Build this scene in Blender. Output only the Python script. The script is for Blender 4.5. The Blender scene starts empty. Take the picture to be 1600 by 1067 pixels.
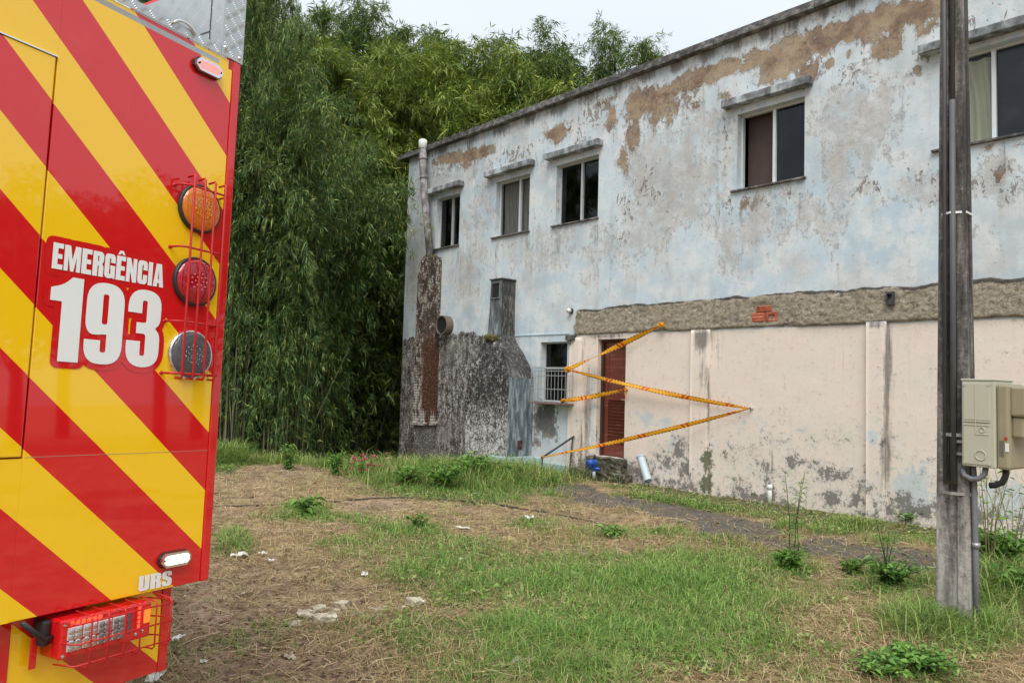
import bpy, bmesh, math, random
import numpy as np
from mathutils import Matrix, Vector
R_ = math.radians
random.seed(7)
rng = np.random.default_rng(11)
S = bpy.context.scene
COL = S.collection

# ------------------------------------------------------------------ camera, world, sun, exposure
PITCH, ROLL, CAMZ, FPX, PW, PH = R_(3.2), R_(1.6), 1.7, 1156.0, 1600.0, 1067.0
cam_d = bpy.data.cameras.new('camera')
cam = bpy.data.objects.new('camera', cam_d); COL.objects.link(cam)
cam_d.sensor_width = 36.0; cam_d.lens = 36.0 * FPX / PW
cam_d.clip_start = 0.05; cam_d.clip_end = 1000
RM = Matrix.Rotation(math.pi / 2 + PITCH, 3, 'X') @ Matrix.Rotation(ROLL, 3, 'Z')
cam.matrix_world = Matrix.Translation((0, 0, CAMZ)) @ RM.to_4x4()
S.camera = cam

SUN_EL, SUN_AZ = R_(56), R_(186)          # azimuth clockwise from +Y: behind the camera
w = bpy.data.worlds.new('World'); S.world = w; w.use_nodes = True
wt = w.node_tree; wt.nodes.clear()
wo = wt.nodes.new('ShaderNodeOutputWorld'); bg = wt.nodes.new('ShaderNodeBackground')
sk = wt.nodes.new('ShaderNodeTexSky'); sk.sky_type = 'NISHITA'; sk.sun_disc = False
sk.sun_elevation = SUN_EL; sk.sun_rotation = SUN_AZ; sk.dust_density = 3.0; sk.air_density = 1.0; sk.ozone_density = 1.0
mx = wt.nodes.new('ShaderNodeMix'); mx.data_type = 'RGBA'; mx.inputs[0].default_value = 0.86
cloud = wt.nodes.new('ShaderNodeTexNoise'); cloud.inputs['Scale'].default_value = 1.6; cloud.inputs['Detail'].default_value = 4
wtc = wt.nodes.new('ShaderNodeTexCoord'); wmp = wt.nodes.new('ShaderNodeMapping'); wmp.inputs['Scale'].default_value = (1, 1, 2.2)
wt.links.new(wtc.outputs['Generated'], wmp.inputs[0]); wt.links.new(wmp.outputs[0], cloud.inputs['Vector'])
cr = wt.nodes.new('ShaderNodeValToRGB')
cr.color_ramp.elements[0].position = 0.3; cr.color_ramp.elements[0].color = (4.15, 4.55, 4.85, 1)
cr.color_ramp.elements[1].position = 0.7; cr.color_ramp.elements[1].color = (4.6, 4.9, 5.1, 1)
wt.links.new(cloud.outputs[0], cr.inputs[0]); wsx = wt.nodes.new('ShaderNodeSeparateXYZ'); wt.links.new(wtc.outputs['Generated'], wsx.inputs[0])
wgr = wt.nodes.new('ShaderNodeMapRange'); wt.links.new(wsx.outputs[2], wgr.inputs[0])      # overcast sky: brighter towards the zenith
wgr.inputs['To Min'].default_value = 0.72; wgr.inputs['To Max'].default_value = 1.55
wvm = wt.nodes.new('ShaderNodeVectorMath'); wvm.operation = 'SCALE'; wt.links.new(cr.outputs[0], wvm.inputs[0]); wt.links.new(wgr.outputs[0], wvm.inputs['Scale'])
wt.links.new(wvm.outputs[0], mx.inputs[7])
wt.links.new(sk.outputs[0], mx.inputs[6]); wt.links.new(mx.outputs[2], bg.inputs[0])
bg.inputs[1].default_value = 0.10
wt.links.new(bg.outputs[0], wo.inputs[0])
sun_d = bpy.data.lights.new('sun', 'SUN'); sun_d.energy = 1.5; sun_d.angle = R_(40); sun_d.color = (1.0, 0.96, 0.9)
sun = bpy.data.objects.new('sun', sun_d); COL.objects.link(sun)
sdir = Vector((math.sin(SUN_AZ) * math.cos(SUN_EL), math.cos(SUN_AZ) * math.cos(SUN_EL), math.sin(SUN_EL)))
sun.rotation_euler = sdir.to_track_quat('Z', 'Y').to_euler()
S.view_settings.view_transform = 'Standard'; S.view_settings.look = 'None'
S.view_settings.exposure = 1.0; S.view_settings.gamma = 1.0; S.view_settings.use_curve_mapping = False
S.render.engine = 'CYCLES'
S.cycles.max_bounces = 8; S.cycles.transparent_max_bounces = 16

# ------------------------------------------------------------------ measuring helpers (survey of the place)
CAM = Vector((0, 0, CAMZ))
def ray(x, y): return RM @ Vector(((x - PW / 2) / FPX, -(y - PH / 2) / FPX, -1))
def ground(x, y, z=0.0):
    d = ray(x, y); return CAM + d * ((z - CAMZ) / d.z)
TH = R_(41.944)
U = Vector((math.sin(TH), -math.cos(TH), 0)); NV = Vector((-math.cos(TH), -math.sin(TH), 0))
ORI = Vector((-2.75782, 18.65793, 0.0)); K0 = ORI.dot(NV)
def wallp(x, y, off=0.0):
    d = ray(x, y); return CAM + d * ((K0 + off - CAM.dot(NV)) / d.dot(NV))
def sz(x, y, off=0.0):
    p = wallp(x, y, off); return (p - ORI).dot(U), p.z
BMAT = Matrix(((U.x, -NV.x, 0, ORI.x), (U.y, -NV.y, 0, ORI.y), (0, 0, 1, 0), (0, 0, 0, 1)))
def bl(s, off, z): return ORI + U * s + NV * off + Vector((0, 0, z))       # building (s, outward, z) -> world

# ------------------------------------------------------------------ numpy noise
def _h(ix, iy, seed):
    n = (ix.astype(np.int64) * 374761393 + iy.astype(np.int64) * 668265263 + seed * 974634541) & 0x7fffffff
    n = ((n ^ (n >> 13)) * 1274126177) & 0x7fffffff
    n = (n ^ (n >> 16)) & 0x7fffffff
    return n / float(0x7fffffff)
def vnoise(x, y, seed=0):
    x = np.asarray(x, float); y = np.asarray(y, float)
    x0 = np.floor(x); y0 = np.floor(y); fx = x - x0; fy = y - y0
    fx = fx * fx * (3 - 2 * fx); fy = fy * fy * (3 - 2 * fy)
    a = _h(x0, y0, seed); b = _h(x0 + 1, y0, seed); c = _h(x0, y0 + 1, seed); d = _h(x0 + 1, y0 + 1, seed)
    return (a * (1 - fx) + b * fx) * (1 - fy) + (c * (1 - fx) + d * fx) * fy
def fbm(x, y, seed=0, o=4):
    r = 0; a = 0.5; t = 0
    for i in range(o):
        r = r + a * vnoise(np.asarray(x) * 2 ** i, np.asarray(y) * 2 ** i, seed + i * 17); t += a; a *= 0.5
    return r / t
def sstep(a, b, x):
    t = np.clip((np.asarray(x, float) - a) / (b - a), 0, 1); return t * t * (3 - 2 * t)

# ------------------------------------------------------------------ object helpers
def tag(o, label=None, cat=None, group=None, kind=None):
    if label: o['label'] = label
    if cat: o['category'] = cat
    if group: o['group'] = group
    if kind: o['kind'] = kind
    return o
def empty(name, mat=None, parent=None):
    o = bpy.data.objects.new(name, None); COL.objects.link(o); o.empty_display_size = 0.2
    if parent: o.parent = parent
    if mat is not None: o.matrix_local = mat
    return o
def link(name, me, mat, parent=None, loc=None):
    o = bpy.data.objects.new(name, me); COL.objects.link(o)
    if mat is not None and len(me.materials) == 0: me.materials.append(mat)
    if parent: o.parent = parent
    if loc is not None: o.location = loc
    return o
def np_mesh(name, V, F, smooth=False, uv=None):
    """V (n,3), F (m,k) same-size faces"""
    V = np.asarray(V, np.float32); F = np.asarray(F, np.int32)
    me = bpy.data.meshes.new(name); k = F.shape[1]
    me.vertices.add(len(V)); me.vertices.foreach_set('co', V.ravel())
    me.loops.add(F.size); me.loops.foreach_set('vertex_index', F.ravel())
    me.polygons.add(len(F)); me.polygons.foreach_set('loop_start', np.arange(0, F.size, k, dtype=np.int32))
    me.polygons.foreach_set('loop_total', np.full(len(F), k, np.int32))
    if smooth: me.polygons.foreach_set('use_smooth', np.ones(len(F), bool))
    me.update(calc_edges=True); me.validate()
    return me
def setattr_f(me, name, arr):
    a = me.attributes.new(name, 'FLOAT', 'POINT'); a.data.foreach_set('value', np.asarray(arr, np.float32).ravel())
class MB:
    def __init__(s): s.v = []; s.f = []; s.uv = None
    def add(s, vs, fs):
        o = len(s.v); s.v += [tuple(p) for p in vs]; s.f += [tuple(i + o for i in f) for f in fs]; return s
    def box(s, c, d, m=None):
        x, y, z = d[0] / 2, d[1] / 2, d[2] / 2
        vs = [Vector(p) for p in ((-x, -y, -z), (x, -y, -z), (x, y, -z), (-x, y, -z), (-x, -y, z), (x, -y, z), (x, y, z), (-x, y, z))]
        if m is not None: vs = [m @ p for p in vs]
        c = Vector(c)
        return s.add([p + c for p in vs], [(0, 3, 2, 1), (4, 5, 6, 7), (0, 1, 5, 4), (1, 2, 6, 5), (2, 3, 7, 6), (3, 0, 4, 7)])
    def span(s, a, b): return s.box([(a[i] + b[i]) / 2 for i in range(3)], [abs(b[i] - a[i]) for i in range(3)])
    def tube(s, pts, r, n=8, cap=True):
        pts = [Vector(p) for p in pts]; rs = r if isinstance(r, (list, tuple)) else [r] * len(pts)
        vs = []; fs = []; prev = None
        for i, p in enumerate(pts):
            t = (pts[min(i + 1, len(pts) - 1)] - pts[max(i - 1, 0)]).normalized()
            if prev is None:
                a = Vector((0, 0, 1)) if abs(t.z) < 0.9 else Vector((1, 0, 0)); a = (a - t * a.dot(t)).normalized()
            else:
                a = (prev - t * prev.dot(t)).normalized()
            prev = a; b = t.cross(a)
            for k in range(n):
                q = 2 * math.pi * k / n; vs.append(p + (a * math.cos(q) + b * math.sin(q)) * rs[i])
        for i in range(len(pts) - 1):
            for k in range(n):
                k2 = (k + 1) % n; fs.append((i * n + k, i * n + k2, (i + 1) * n + k2, (i + 1) * n + k))
        if cap: fs.append(tuple(range(n - 1, -1, -1))); fs.append(tuple((len(pts) - 1) * n + k for k in range(n)))
        return s.add(vs, fs)
    def lathe(s, prof, n=24, m=None, cap0=False, cap1=False):
        """prof [(r,h)] about local z, m 4x4"""
        vs = []; fs = []
        for r, h in prof:
            for k in range(n):
                q = 2 * math.pi * k / n; p = Vector((r * math.cos(q), r * math.sin(q), h)); vs.append(m @ p if m is not None else p)
        for i in range(len(prof) - 1):
            for k in range(n):
                k2 = (k + 1) % n; fs.append((i * n + k, i * n + k2, (i + 1) * n + k2, (i + 1) * n + k))
        if cap0: fs.append(tuple(range(n - 1, -1, -1)))
        if cap1: fs.append(tuple((len(prof) - 1) * n + k for k in range(n)))
        return s.add(vs, fs)
    def mesh(s, name, smooth=False):
        me = bpy.data.meshes.new(name); me.from_pydata(s.v, [], s.f); me.update()
        if smooth: me.polygons.foreach_set('use_smooth', [True] * len(me.polygons)); me.update()
        return me
    def build(s, name, mat, parent=None, smooth=False, bevel=0.0, loc=None, segs=2):
        o = link(name, s.mesh(name, smooth), mat, parent, loc)
        if bevel:
            b = o.modifiers.new('bevel', 'BEVEL'); b.width = bevel; b.segments = segs; b.limit_method = 'ANGLE'
        return o

# ------------------------------------------------------------------ material helpers
class NT:
    def __init__(s, name):
        s.m = bpy.data.materials.new(name); s.m.use_nodes = True; s.t = s.m.node_tree; s.t.nodes.clear()
        s.out = s.t.nodes.new('ShaderNodeOutputMaterial')
    def n(s, typ, ins=None, **props):
        nd = s.t.nodes.new('ShaderNode' + typ)
        for k, v in props.items(): setattr(nd, k, v)
        for k, v in (ins or {}).items():
            if isinstance(v, bpy.types.NodeSocket): s.t.links.new(v, nd.inputs[k])
            else: nd.inputs[k].default_value = v
        return nd
    def obj(s): return s.n('TexCoord').outputs['Object']
    def mapv(s, vec, sc=(1, 1, 1), loc=(0, 0, 0)): return s.n('Mapping', {0: vec, 'Scale': sc, 'Location': loc}).outputs[0]
    def noise(s, vec, scale, detail=4, rough=0.55, dist=0.0): return s.n('TexNoise', {'Vector': vec, 'Scale': scale, 'Detail': detail, 'Roughness': rough, 'Distortion': dist}).outputs[0]
    def attr(s, name): return s.n('Attribute', attribute_name=name).outputs['Fac']
    def math(s, op, a, b=0.0, c=0.0, clamp=False):
        return s.n('Math', {0: a, 1: b, 2: c}, operation=op, use_clamp=clamp).outputs[0]
    def step(s, x, a, b): return s.n('MapRange', {'Value': x, 'From Min': a, 'From Max': b}, interpolation_type='SMOOTHSTEP').outputs[0]
    def mix(s, f, a, b):
        nd = s.t.nodes.new('ShaderNodeMix'); nd.data_type = 'RGBA'
        for i, v in ((0, f), (6, a), (7, b)):
            if isinstance(v, bpy.types.NodeSocket): s.t.links.new(v, nd.inputs[i])
            else: nd.inputs[i].default_value = v if i == 0 else (*v, 1) if len(v) == 3 else v
        return nd.outputs[2]
    def ramp(s, f, stops):
        nd = s.n('ValToRGB', {0: f}); e = nd.color_ramp.elements
        while len(e) < len(stops): e.new(0.5)
        for i, (p, c) in enumerate(stops): e[i].position = p; e[i].color = (*c, 1)
        return nd.outputs[0]
    def bump(s, h, strength=0.5, dist=0.01, normal=None):
        i = {'Height': h, 'Strength': strength, 'Distance': dist}
        if normal is not None: i['Normal'] = normal
        return s.n('Bump', i).outputs[0]
    def bsdf(s, col, rough=0.6, metal=0.0, normal=None, **kw):
        i = {'Base Color': col if isinstance(col, bpy.types.NodeSocket) else (*col, 1), 'Roughness': rough, 'Metallic': metal}
        if normal is not None: i['Normal'] = normal
        for k, v in kw.items(): i[k.replace('_', ' ')] = v
        return s.n('BsdfPrincipled', i).outputs[0]
    def done(s, sh): s.t.links.new(sh, s.out.inputs[0]); return s.m
def flat(name, col, rough=0.5, metal=0.0, var=0.12, scale=8.0, **kw):
    t = NT(name); v = t.obj(); f = t.noise(v, scale, 5)
    c = t.mix(f, tuple(min(1, x * (1 - var)) for x in col), tuple(min(1, x * (1 + var)) for x in col))
    return t.done(t.bsdf(c, rough, metal, **kw))
def emit(name, col, power):
    t = NT(name); return t.done(t.n('Emission', {0: (*col, 1), 1: power}).outputs[0])

# ------------------------------------------------------------------ wall material with weathering fields
BLUE1, BLUE2, WHITE = (0.45, 0.56, 0.635), (0.54, 0.63, 0.68), (0.64, 0.675, 0.69)
def wall_material():
    t = NT('weathered_plaster'); v = t.obj()
    sub = lambda x: t.math('SUBTRACT', x, 0.5)
    mul = lambda x, k: t.math('MULTIPLY', x, k)
    add = lambda *a: a[0] if len(a) == 1 else t.math('ADD', a[0], add(*a[1:]))
    big = t.noise(v, 0.55, 3, 0.5); med = t.noise(v, 2.3, 7, 0.66); fine = t.noise(v, 11.0, 7, 0.68); tiny = t.noise(v, 46.0, 5, 0.65)
    rag = t.noise(t.mapv(v, (1, 1, 0.7)), 4.2, 10, 0.74, 0.5)
    streak = t.noise(t.mapv(v, (5.5, 5.5, 0.55)), 1.0, 6, 0.62); str2 = t.noise(t.mapv(v, (16, 16, 1.3)), 1.0, 5, 0.65)
    c = t.mix(t.step(big, 0.35, 0.65), BLUE1, BLUE2)
    c = t.mix(t.step(med, 0.40, 0.60), c, WHITE)
    c = t.mix(mul(t.step(fine, 0.52, 0.70), 0.30), c, (0.42, 0.45, 0.46))
    # areas where the top coat has gone: grey chalky render with a crisp dark-edged border
    wash = add(t.attr('grey'), mul(sub(med), 1.1), mul(sub(rag), 1.0), mul(sub(streak), 0.6))
    wm = t.math('MULTIPLY', t.step(wash, 0.30, 0.62), t.step(t.noise(v, 3.6, 9, .75), .30, .58))
    washc = t.ramp(add(mul(fine, .6), mul(tiny, .4)), [(0.34, (0.25, 0.235, 0.22)), (0.48, (0.40, 0.385, 0.365)), (0.62, (0.53, 0.515, 0.49))])
    washc = t.mix(t.step(t.noise(v, 1.3, 4), .42, .6), washc, t.mix(.5, washc, (0.44, 0.47, 0.50)))
    c = t.mix(mul(wm, 0.85), c, washc)
    we = mul(mul(t.step(wash, 0.30, 0.38), t.math('SUBTRACT', 1.0, t.step(wash, 0.46, 0.54))), t.step(t.noise(t.mapv(v, (1, 1, .6), (7, 7, 0)), 13.0, 7, .75), 0.50, 0.58))
    c = t.mix(mul(we, 0.38), c, (0.19, 0.18, 0.165))
    c = t.mix(mul(t.step(streak, 0.54, 0.76), 0.42), c, (0.31, 0.315, 0.305))
    soft = add(mul(t.noise(t.mapv(v, (1, 1, .7), (9, 0, 4)), 1.25, 7, .62), .75), mul(t.noise(t.mapv(v, (3.2, 3.2, .45)), 1.0, 6, .65), .25))
    c = t.mix(mul(t.step(soft, 0.44, 0.64), 0.42), c, t.mix(med, (0.30, 0.28, 0.255), (0.42, 0.405, 0.39)))
    # pink paint of the ground floor
    pk = t.mix(t.step(med, 0.35, 0.7), (0.74, 0.635, 0.55), (0.71, 0.64, 0.575))
    pk = t.mix(mul(t.step(str2, 0.52, 0.8), 0.30), pk, (0.46, 0.38, 0.34))
    pk = t.mix(mul(t.step(fine, 0.54, 0.72), 0.25), pk, (0.52, 0.47, 0.43))
    c = t.mix(t.step(t.attr('pink'), 0.45, 0.55), c, pk)
    bm = add(t.attr('blue'), mul(sub(fine), 1.3), mul(sub(rag), 1.1))
    c = t.mix(mul(t.step(bm, 0.34, 0.62), 0.75), c, t.mix(med, (0.40, 0.53, 0.60), (0.58, 0.64, 0.65)))
    # small dark flakes and scratches
    fl = t.noise(t.mapv(v, (1, 1, 0.6), (3, 3, 1)), 9.0, 8, 0.70, 0.7)
    chip = add(t.attr('chip'), mul(sub(fl), 2.1), mul(sub(med), 0.6))
    chipm = t.step(chip, 0.50, 0.57)
    chipc = t.mix(t.noise(v, 5.0, 3), (0.15, 0.13, 0.115), (0.33, 0.285, 0.245)); chipc = t.mix(t.step(t.attr('chip'), .55, .75), chipc, t.mix(fine, (.035, .033, .031), (.16, .15, .14)))
    c = t.mix(mul(chipm, 0.9), c, chipc)
    # bare render (tan) under the roof
    tn = add(t.attr('tan'), mul(sub(rag), 1.9), mul(sub(fine), 0.5))
    tm = t.step(tn, 0.46, 0.50)
    rim = mul(t.step(tn, 0.34, 0.43), t.math('SUBTRACT', 1.0, tm))
    tanc = t.ramp(t.noise(v, 2.4, 9, 0.72), [(0.30, (0.10, 0.07, 0.06)), (0.43, (0.22, 0.15, 0.105)), (0.52, (0.33, 0.25, 0.165)), (0.66, (0.40, 0.32, 0.225)), (0.78, (0.44, 0.41, 0.37))])
    tanc = t.mix(mul(t.step(fine, 0.50, 0.66), 0.70), tanc, (0.115, 0.085, 0.07))
    tanc = t.mix(mul(t.step(t.noise(v, 1.7, 5), 0.54, 0.66), 0.4), tanc, t.mix(fine, (0.20, 0.18, 0.165), (0.42, 0.40, 0.38)))
    c = t.mix(mul(rim, 0.65), c, t.mix(t.step(tiny, .45, .6), (0.66, 0.66, 0.65), (0.24, 0.22, 0.2)))
    c = t.mix(tm, c, tanc)
    # black mould, speckled, ragged
    mo = add(t.attr('mold'), mul(sub(fine), 2.6), mul(sub(rag), 1.6), mul(sub(tiny), 1.2))
    c = t.mix(mul(t.step(mo, 0.15, 0.60), 0.50), c, t.mix(med, (0.34, 0.325, 0.30), (0.50, 0.50, 0.49)))
    c = t.mix(mul(t.step(mo, 0.53, 0.72), 0.85), c, t.mix(tiny, (0.06, 0.055, 0.048), (0.24, 0.22, 0.195)))
    # grimy bare stucco lower left
    gr = add(t.attr('grime'), mul(sub(t.noise(t.mapv(v, (1, 1, .5)), 6.0, 7, .72)), 1.1))
    gm = t.step(gr, 0.46, 0.54)
    sp = add(mul(t.noise(v, 22.0, 6, 0.78), 0.46), mul(t.noise(t.mapv(v, (1, 1, .7), (5, 5, 5)), 7.0, 7, .72), 0.34), mul(t.noise(t.mapv(v, (9, 9, 1.2)), 1.0, 5, .65), 0.20))
    gc = t.ramp(sp, [(0.43, (0.018, 0.017, 0.016)), (0.48, (0.055, 0.053, 0.05)), (0.515, (0.21, 0.20, 0.185)), (0.575, (0.50, 0.485, 0.455))])
    gc = t.mix(mul(t.step(t.noise(v, 1.1, 3), 0.52, 0.66), .45), gc, t.mix(fine, (0.10, 0.097, 0.09), (0.36, 0.345, 0.315)))
    c = t.mix(gm, c, gc)
    # runs of dirt below ledges and beside pilasters
    rn = add(t.attr('run'), mul(sub(str2), 1.5), mul(sub(fine), .5))
    c = t.mix(mul(t.step(rn, 0.28, 0.85), 0.80), c, (0.12, 0.105, 0.092))
    ms = add(t.attr('moss'), mul(sub(fine), 1.7), mul(sub(rag), .6))
    c = t.mix(mul(t.step(ms, 0.40, 0.66), 0.88), c, t.mix(tiny, (0.022, 0.038, 0.014), (0.11, 0.135, 0.04)))
    c = t.mix(mul(t.step(tiny, 0.56, 0.72), 0.22), c, (0.20, 0.19, 0.18))
    h = add(mul(fine, 0.25), mul(tiny, 0.14), mul(t.math('MULTIPLY', sp, gm), 0.9), mul(rim, 0.4), mul(we, -.25), mul(wm, -.22), mul(tm, -.7), mul(chipm, -.6))
    return t.done(t.bsdf(c, 0.9, 0, t.bump(h, 0.9, 0.014)))
M_WALL = wall_material()

# fields: blobs surveyed on the facade (photo point x, y, half width, half height in px, strength)
def blobs(s, z, lst):
    r = np.zeros_like(s)
    for (x, y, a, b, k) in lst:
        s0, z0 = sz(x, y); s1, _ = sz(x + a, y); _, z1 = sz(x, y - b)
        q = ((s - s0) / max(1e-3, abs(s1 - s0))) ** 2 + ((z - z0) / max(1e-3, abs(z1 - z0))) ** 2
        r = np.maximum(r, k * np.exp(-q * 0.75))
    return r
TAN = [(1445, 16, 40, 18, .95), (1395, 25, 45, 22, 1.0), (1340, 45, 45, 20, 1.0), (1290, 60, 40, 22, .95), (1235, 80, 45, 26, 1.0), (1215, 105, 34, 28, .9), (1260, 118, 25, 18, .75), (1180, 92, 35, 16, .8),
       (1130, 108, 38, 14, .9), (1085, 125, 38, 16, .95), (1030, 150, 42, 14, .9), (1000, 165, 26, 26, .9), (1035, 172, 30, 26, .75), (990, 210, 14, 34, .75), (976, 250, 10, 34, .6), (955, 180, 10, 25, .65), (945, 160, 20, 10, .6),
       (872, 207, 19, 13, .95), (870, 222, 12, 8, .6), (735, 243, 36, 9, .95), (700, 248, 28, 10, .85), (760, 240, 16, 7, .7), (725, 258, 26, 8, .6),
       (1400, 55, 16, 30, .85), (1378, 75, 22, 22, .72), (1440, 45, 12, 18, .75), (1325, 84, 5, 7, .85), (1296, 100, 8, 8, .85), (1434, 107, 6, 9, .85), (1452, 40, 16, 10, .75), (1130, 150, 10, 12, .6), (1085, 165, 12, 14, .6),
       (1165, 318, 8, 10, .7), (1440, 270, 6, 6, .6), (1560, 275, 12, 16, .65), (1590, 225, 20, 8, .6), (1545, 232, 10, 8, .55)]
CHIP = [(800, 245, 40, 14, .36), (905, 225, 30, 16, .3), (930, 180, 40, 24, .34), (700, 265, 50, 14, .34), (1010, 300, 50, 60, .28), (975, 330, 18, 60, .33), (1165, 320, 50, 16, .42), (1240, 310, 40, 20, .3), (1320, 120, 60, 50, .24), (1440, 90, 25, 25, .36),
        (1480, 280, 60, 40, .36), (1570, 290, 40, 40, .36), (1430, 280, 30, 40, .33), (1360, 290, 40, 30, .3), (1280, 120, 30, 20, .3), (1130, 220, 14, 60, .38), (850, 655, 20, 28, .95), (858, 640, 12, 14, 1.0), (862, 670, 9, 16, .9), (838, 690, 9, 8, .7), (870, 690, 12, 10, .5), (840, 640, 8, 8, .6),
        (662, 290, 10, 30, .4), (655, 330, 8, 30, .35), (810, 350, 60, 20, .2), (880, 340, 40, 30, .22), (1050, 160, 50, 30, .36), (1500, 40, 60, 30, .3)]
GREY = [(1340, 190, 55, 55, .85), (1370, 160, 30, 30, .7), (1310, 270, 40, 60, .55), (1040, 270, 60, 70, .75), (1085, 300, 40, 60, .6), (1150, 390, 40, 50, .45), (1010, 350, 40, 60, .6), (1560, 285, 40, 30, .7), (1440, 300, 60, 30, .5), (760, 320, 50, 60, .35), (730, 430, 40, 50, .4),
        (850, 390, 50, 50, .4), (900, 330, 30, 40, .35), (640, 330, 12, 80, .5), (645, 450, 10, 60, .55), (950, 400, 50, 60, .4), (1250, 330, 60, 50, .45), (1100, 200, 50, 40, .5), (700, 280, 60, 20, .5), (820, 260, 60, 15, .4), (1180, 350, 20, 40, .6), (1500, 380, 50, 40, .35), (1300, 350, 30, 60, .5), (790, 440, 30, 30, .3)]
MOLD = [(1062, 700, 12, 22, .8), (1072, 730, 10, 18, .75), (1040, 722, 18, 14, .55), (1030, 715, 12, 20, .5), (1160, 700, 40, 10, .42), (1135, 712, 16, 10, .55), (1240, 722, 16, 10, .75), (1190, 725, 10, 8, .7), (1275, 690, 16, 14, .38), (1300, 740, 26, 12, .75), (1270, 722, 14, 8, .6), (1240, 712, 12, 9, .6),
        (1302, 779, 8, 9, 1.1), (1336, 780, 7, 8, 1.0), (1330, 735, 8, 6, .6), (1345, 765, 4, 4, .7), (1408, 780, 28, 12, .55), (1425, 795, 40, 9, .8), (1200, 745, 12, 16, .5), (1207, 770, 6, 16, .6), (1060, 760, 40, 10, .5), (1160, 765, 12, 14, .55), (1185, 778, 30, 6, .8), (1360, 760, 14, 40, .3), (960, 730, 50, 14, .8), (905, 730, 14, 16, .7),
        (1390, 690, 16, 30, .35), (1320, 690, 40, 20, .3), (1200, 690, 60, 20, .3), (1510, 800, 70, 10, .6), (1220, 650, 40, 30, .14), (1450, 740, 30, 30, .25)]
BLUEF = [(1010, 655, 20, 14, .62), (1040, 660, 18, 12, .55), (995, 640, 14, 14, .45), (960, 660, 8, 60, .6), (925, 620, 6, 90, .6), (1050, 690, 14, 18, .45), (1425, 770, 26, 30, .85), (1440, 740, 24, 20, .5), (1365, 680, 14, 16, .6), (1180, 660, 36, 18, .42), (1570, 780, 40, 30, .7), (1120, 690, 30, 20, .3), (1250, 670, 50, 15, .3), (1400, 650, 20, 30, .3)]
RUN = [(1100, 530, 15, 22, .95), (1103, 580, 8, 50, .6), (1108, 650, 3, 90, .8), (1120, 545, 14, 40, .4), (912, 560, 5, 40, .5), (918, 650, 7, 90, .7), (908, 700, 6, 40, .7), (928, 690, 5, 40, .3), (1386, 600, 3, 110, .95), (1392, 560, 7, 60, .55), (1370, 506, 14, 8, .9), (1385, 720, 7, 60, .85), (950, 526, 30, 5, .75), (1330, 560, 30, 40, .18), (790, 560, 10, 20, .5), (1300, 520, 30, 20, .12), (1205, 720, 4, 40, .6)]
for (px_, py_, hh_) in ((683, 392, 24), (716, 388, 20), (776, 376, 26), (824, 370, 22), (872, 360, 30), (932, 348, 28), (1158, 304, 40), (1252, 282, 40), (1490, 236, 40), (1570, 222, 40), (742, 262, 12), (850, 240, 12), (960, 205, 14), (1040, 170, 16), (1120, 140, 18), (1280, 130, 14), (1135, 185, 18)):
    RUN.append((px_, py_ + hh_ * .6, 5, hh_, .55))
for px_ in range(690, 1470, 46):
    RUN.append((px_, 232 - (px_ - 660) * .364 + 16, 8 + (px_ % 7), 12 + (px_ % 11), .5 + .04 * (px_ % 5)))
MOSS = [(1106, 720, 8, 30, .85), (1106, 755, 9, 18, .95), (1180, 772, 20, 8, .6), (1430, 800, 30, 6, .6), (965, 725, 18, 12, .6), (645, 700, 14, 40, .5), (1150, 750, 12, 10, .4), (700, 690, 30, 20, .35)]
def fields(me, s, z):
    s = np.asarray(s, float); z = np.asarray(z, float)
    setattr_f(me, 'tan', blobs(s, z, TAN))
    setattr_f(me, 'chip', blobs(s, z, CHIP) * 1.0 + 0.02 + .12 * (z > 4.2) * fbm(s * .7, z * .7, 3) + .10 * sstep(5.6, 7.2, z))
    setattr_f(me, 'grey', blobs(s, z, GREY) * .95 + 0.13 + 0.2 * sstep(6.6, 7.3, z) - 0.12 * sstep(4.6, 3.4, z))
    low = (z < 2.66) & (s > 5.8)
    setattr_f(me, 'mold', blobs(s, z, MOLD) * low + low * (0.30 * sstep(0.95, 0.1, z) * (.35 + fbm(s * 1.1, z * 1.1, 7)) + .16 * sstep(.16, -.02, z)))
    setattr_f(me, 'blue', (blobs(s, z, BLUEF) * 1.05 + .18 * sstep(1.5, .3, z)) * low)
    setattr_f(me, 'pink', low.astype(float))
    g = sstep(2.95, 2.55, z + 0.25 * (fbm(s * 2.2, z * .8, 5) - .5)) * sstep(3.95, 3.3, s) + 0.0
    g = np.maximum(g, 0.30 * sstep(0.10, 0.0, s) * sstep(2.5, 7, z))
    setattr_f(me, 'grime', g)
    setattr_f(me, 'run', blobs(s, z, RUN) + 0.40 * sstep(7.0, 7.42, z) * (0.5 + fbm(s * 3, z * 0, 9)) - 0.0)
    setattr_f(me, 'moss', blobs(s, z, MOSS) + 0.4 * sstep(.05, -.4, z) * (s < 4.5))

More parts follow.
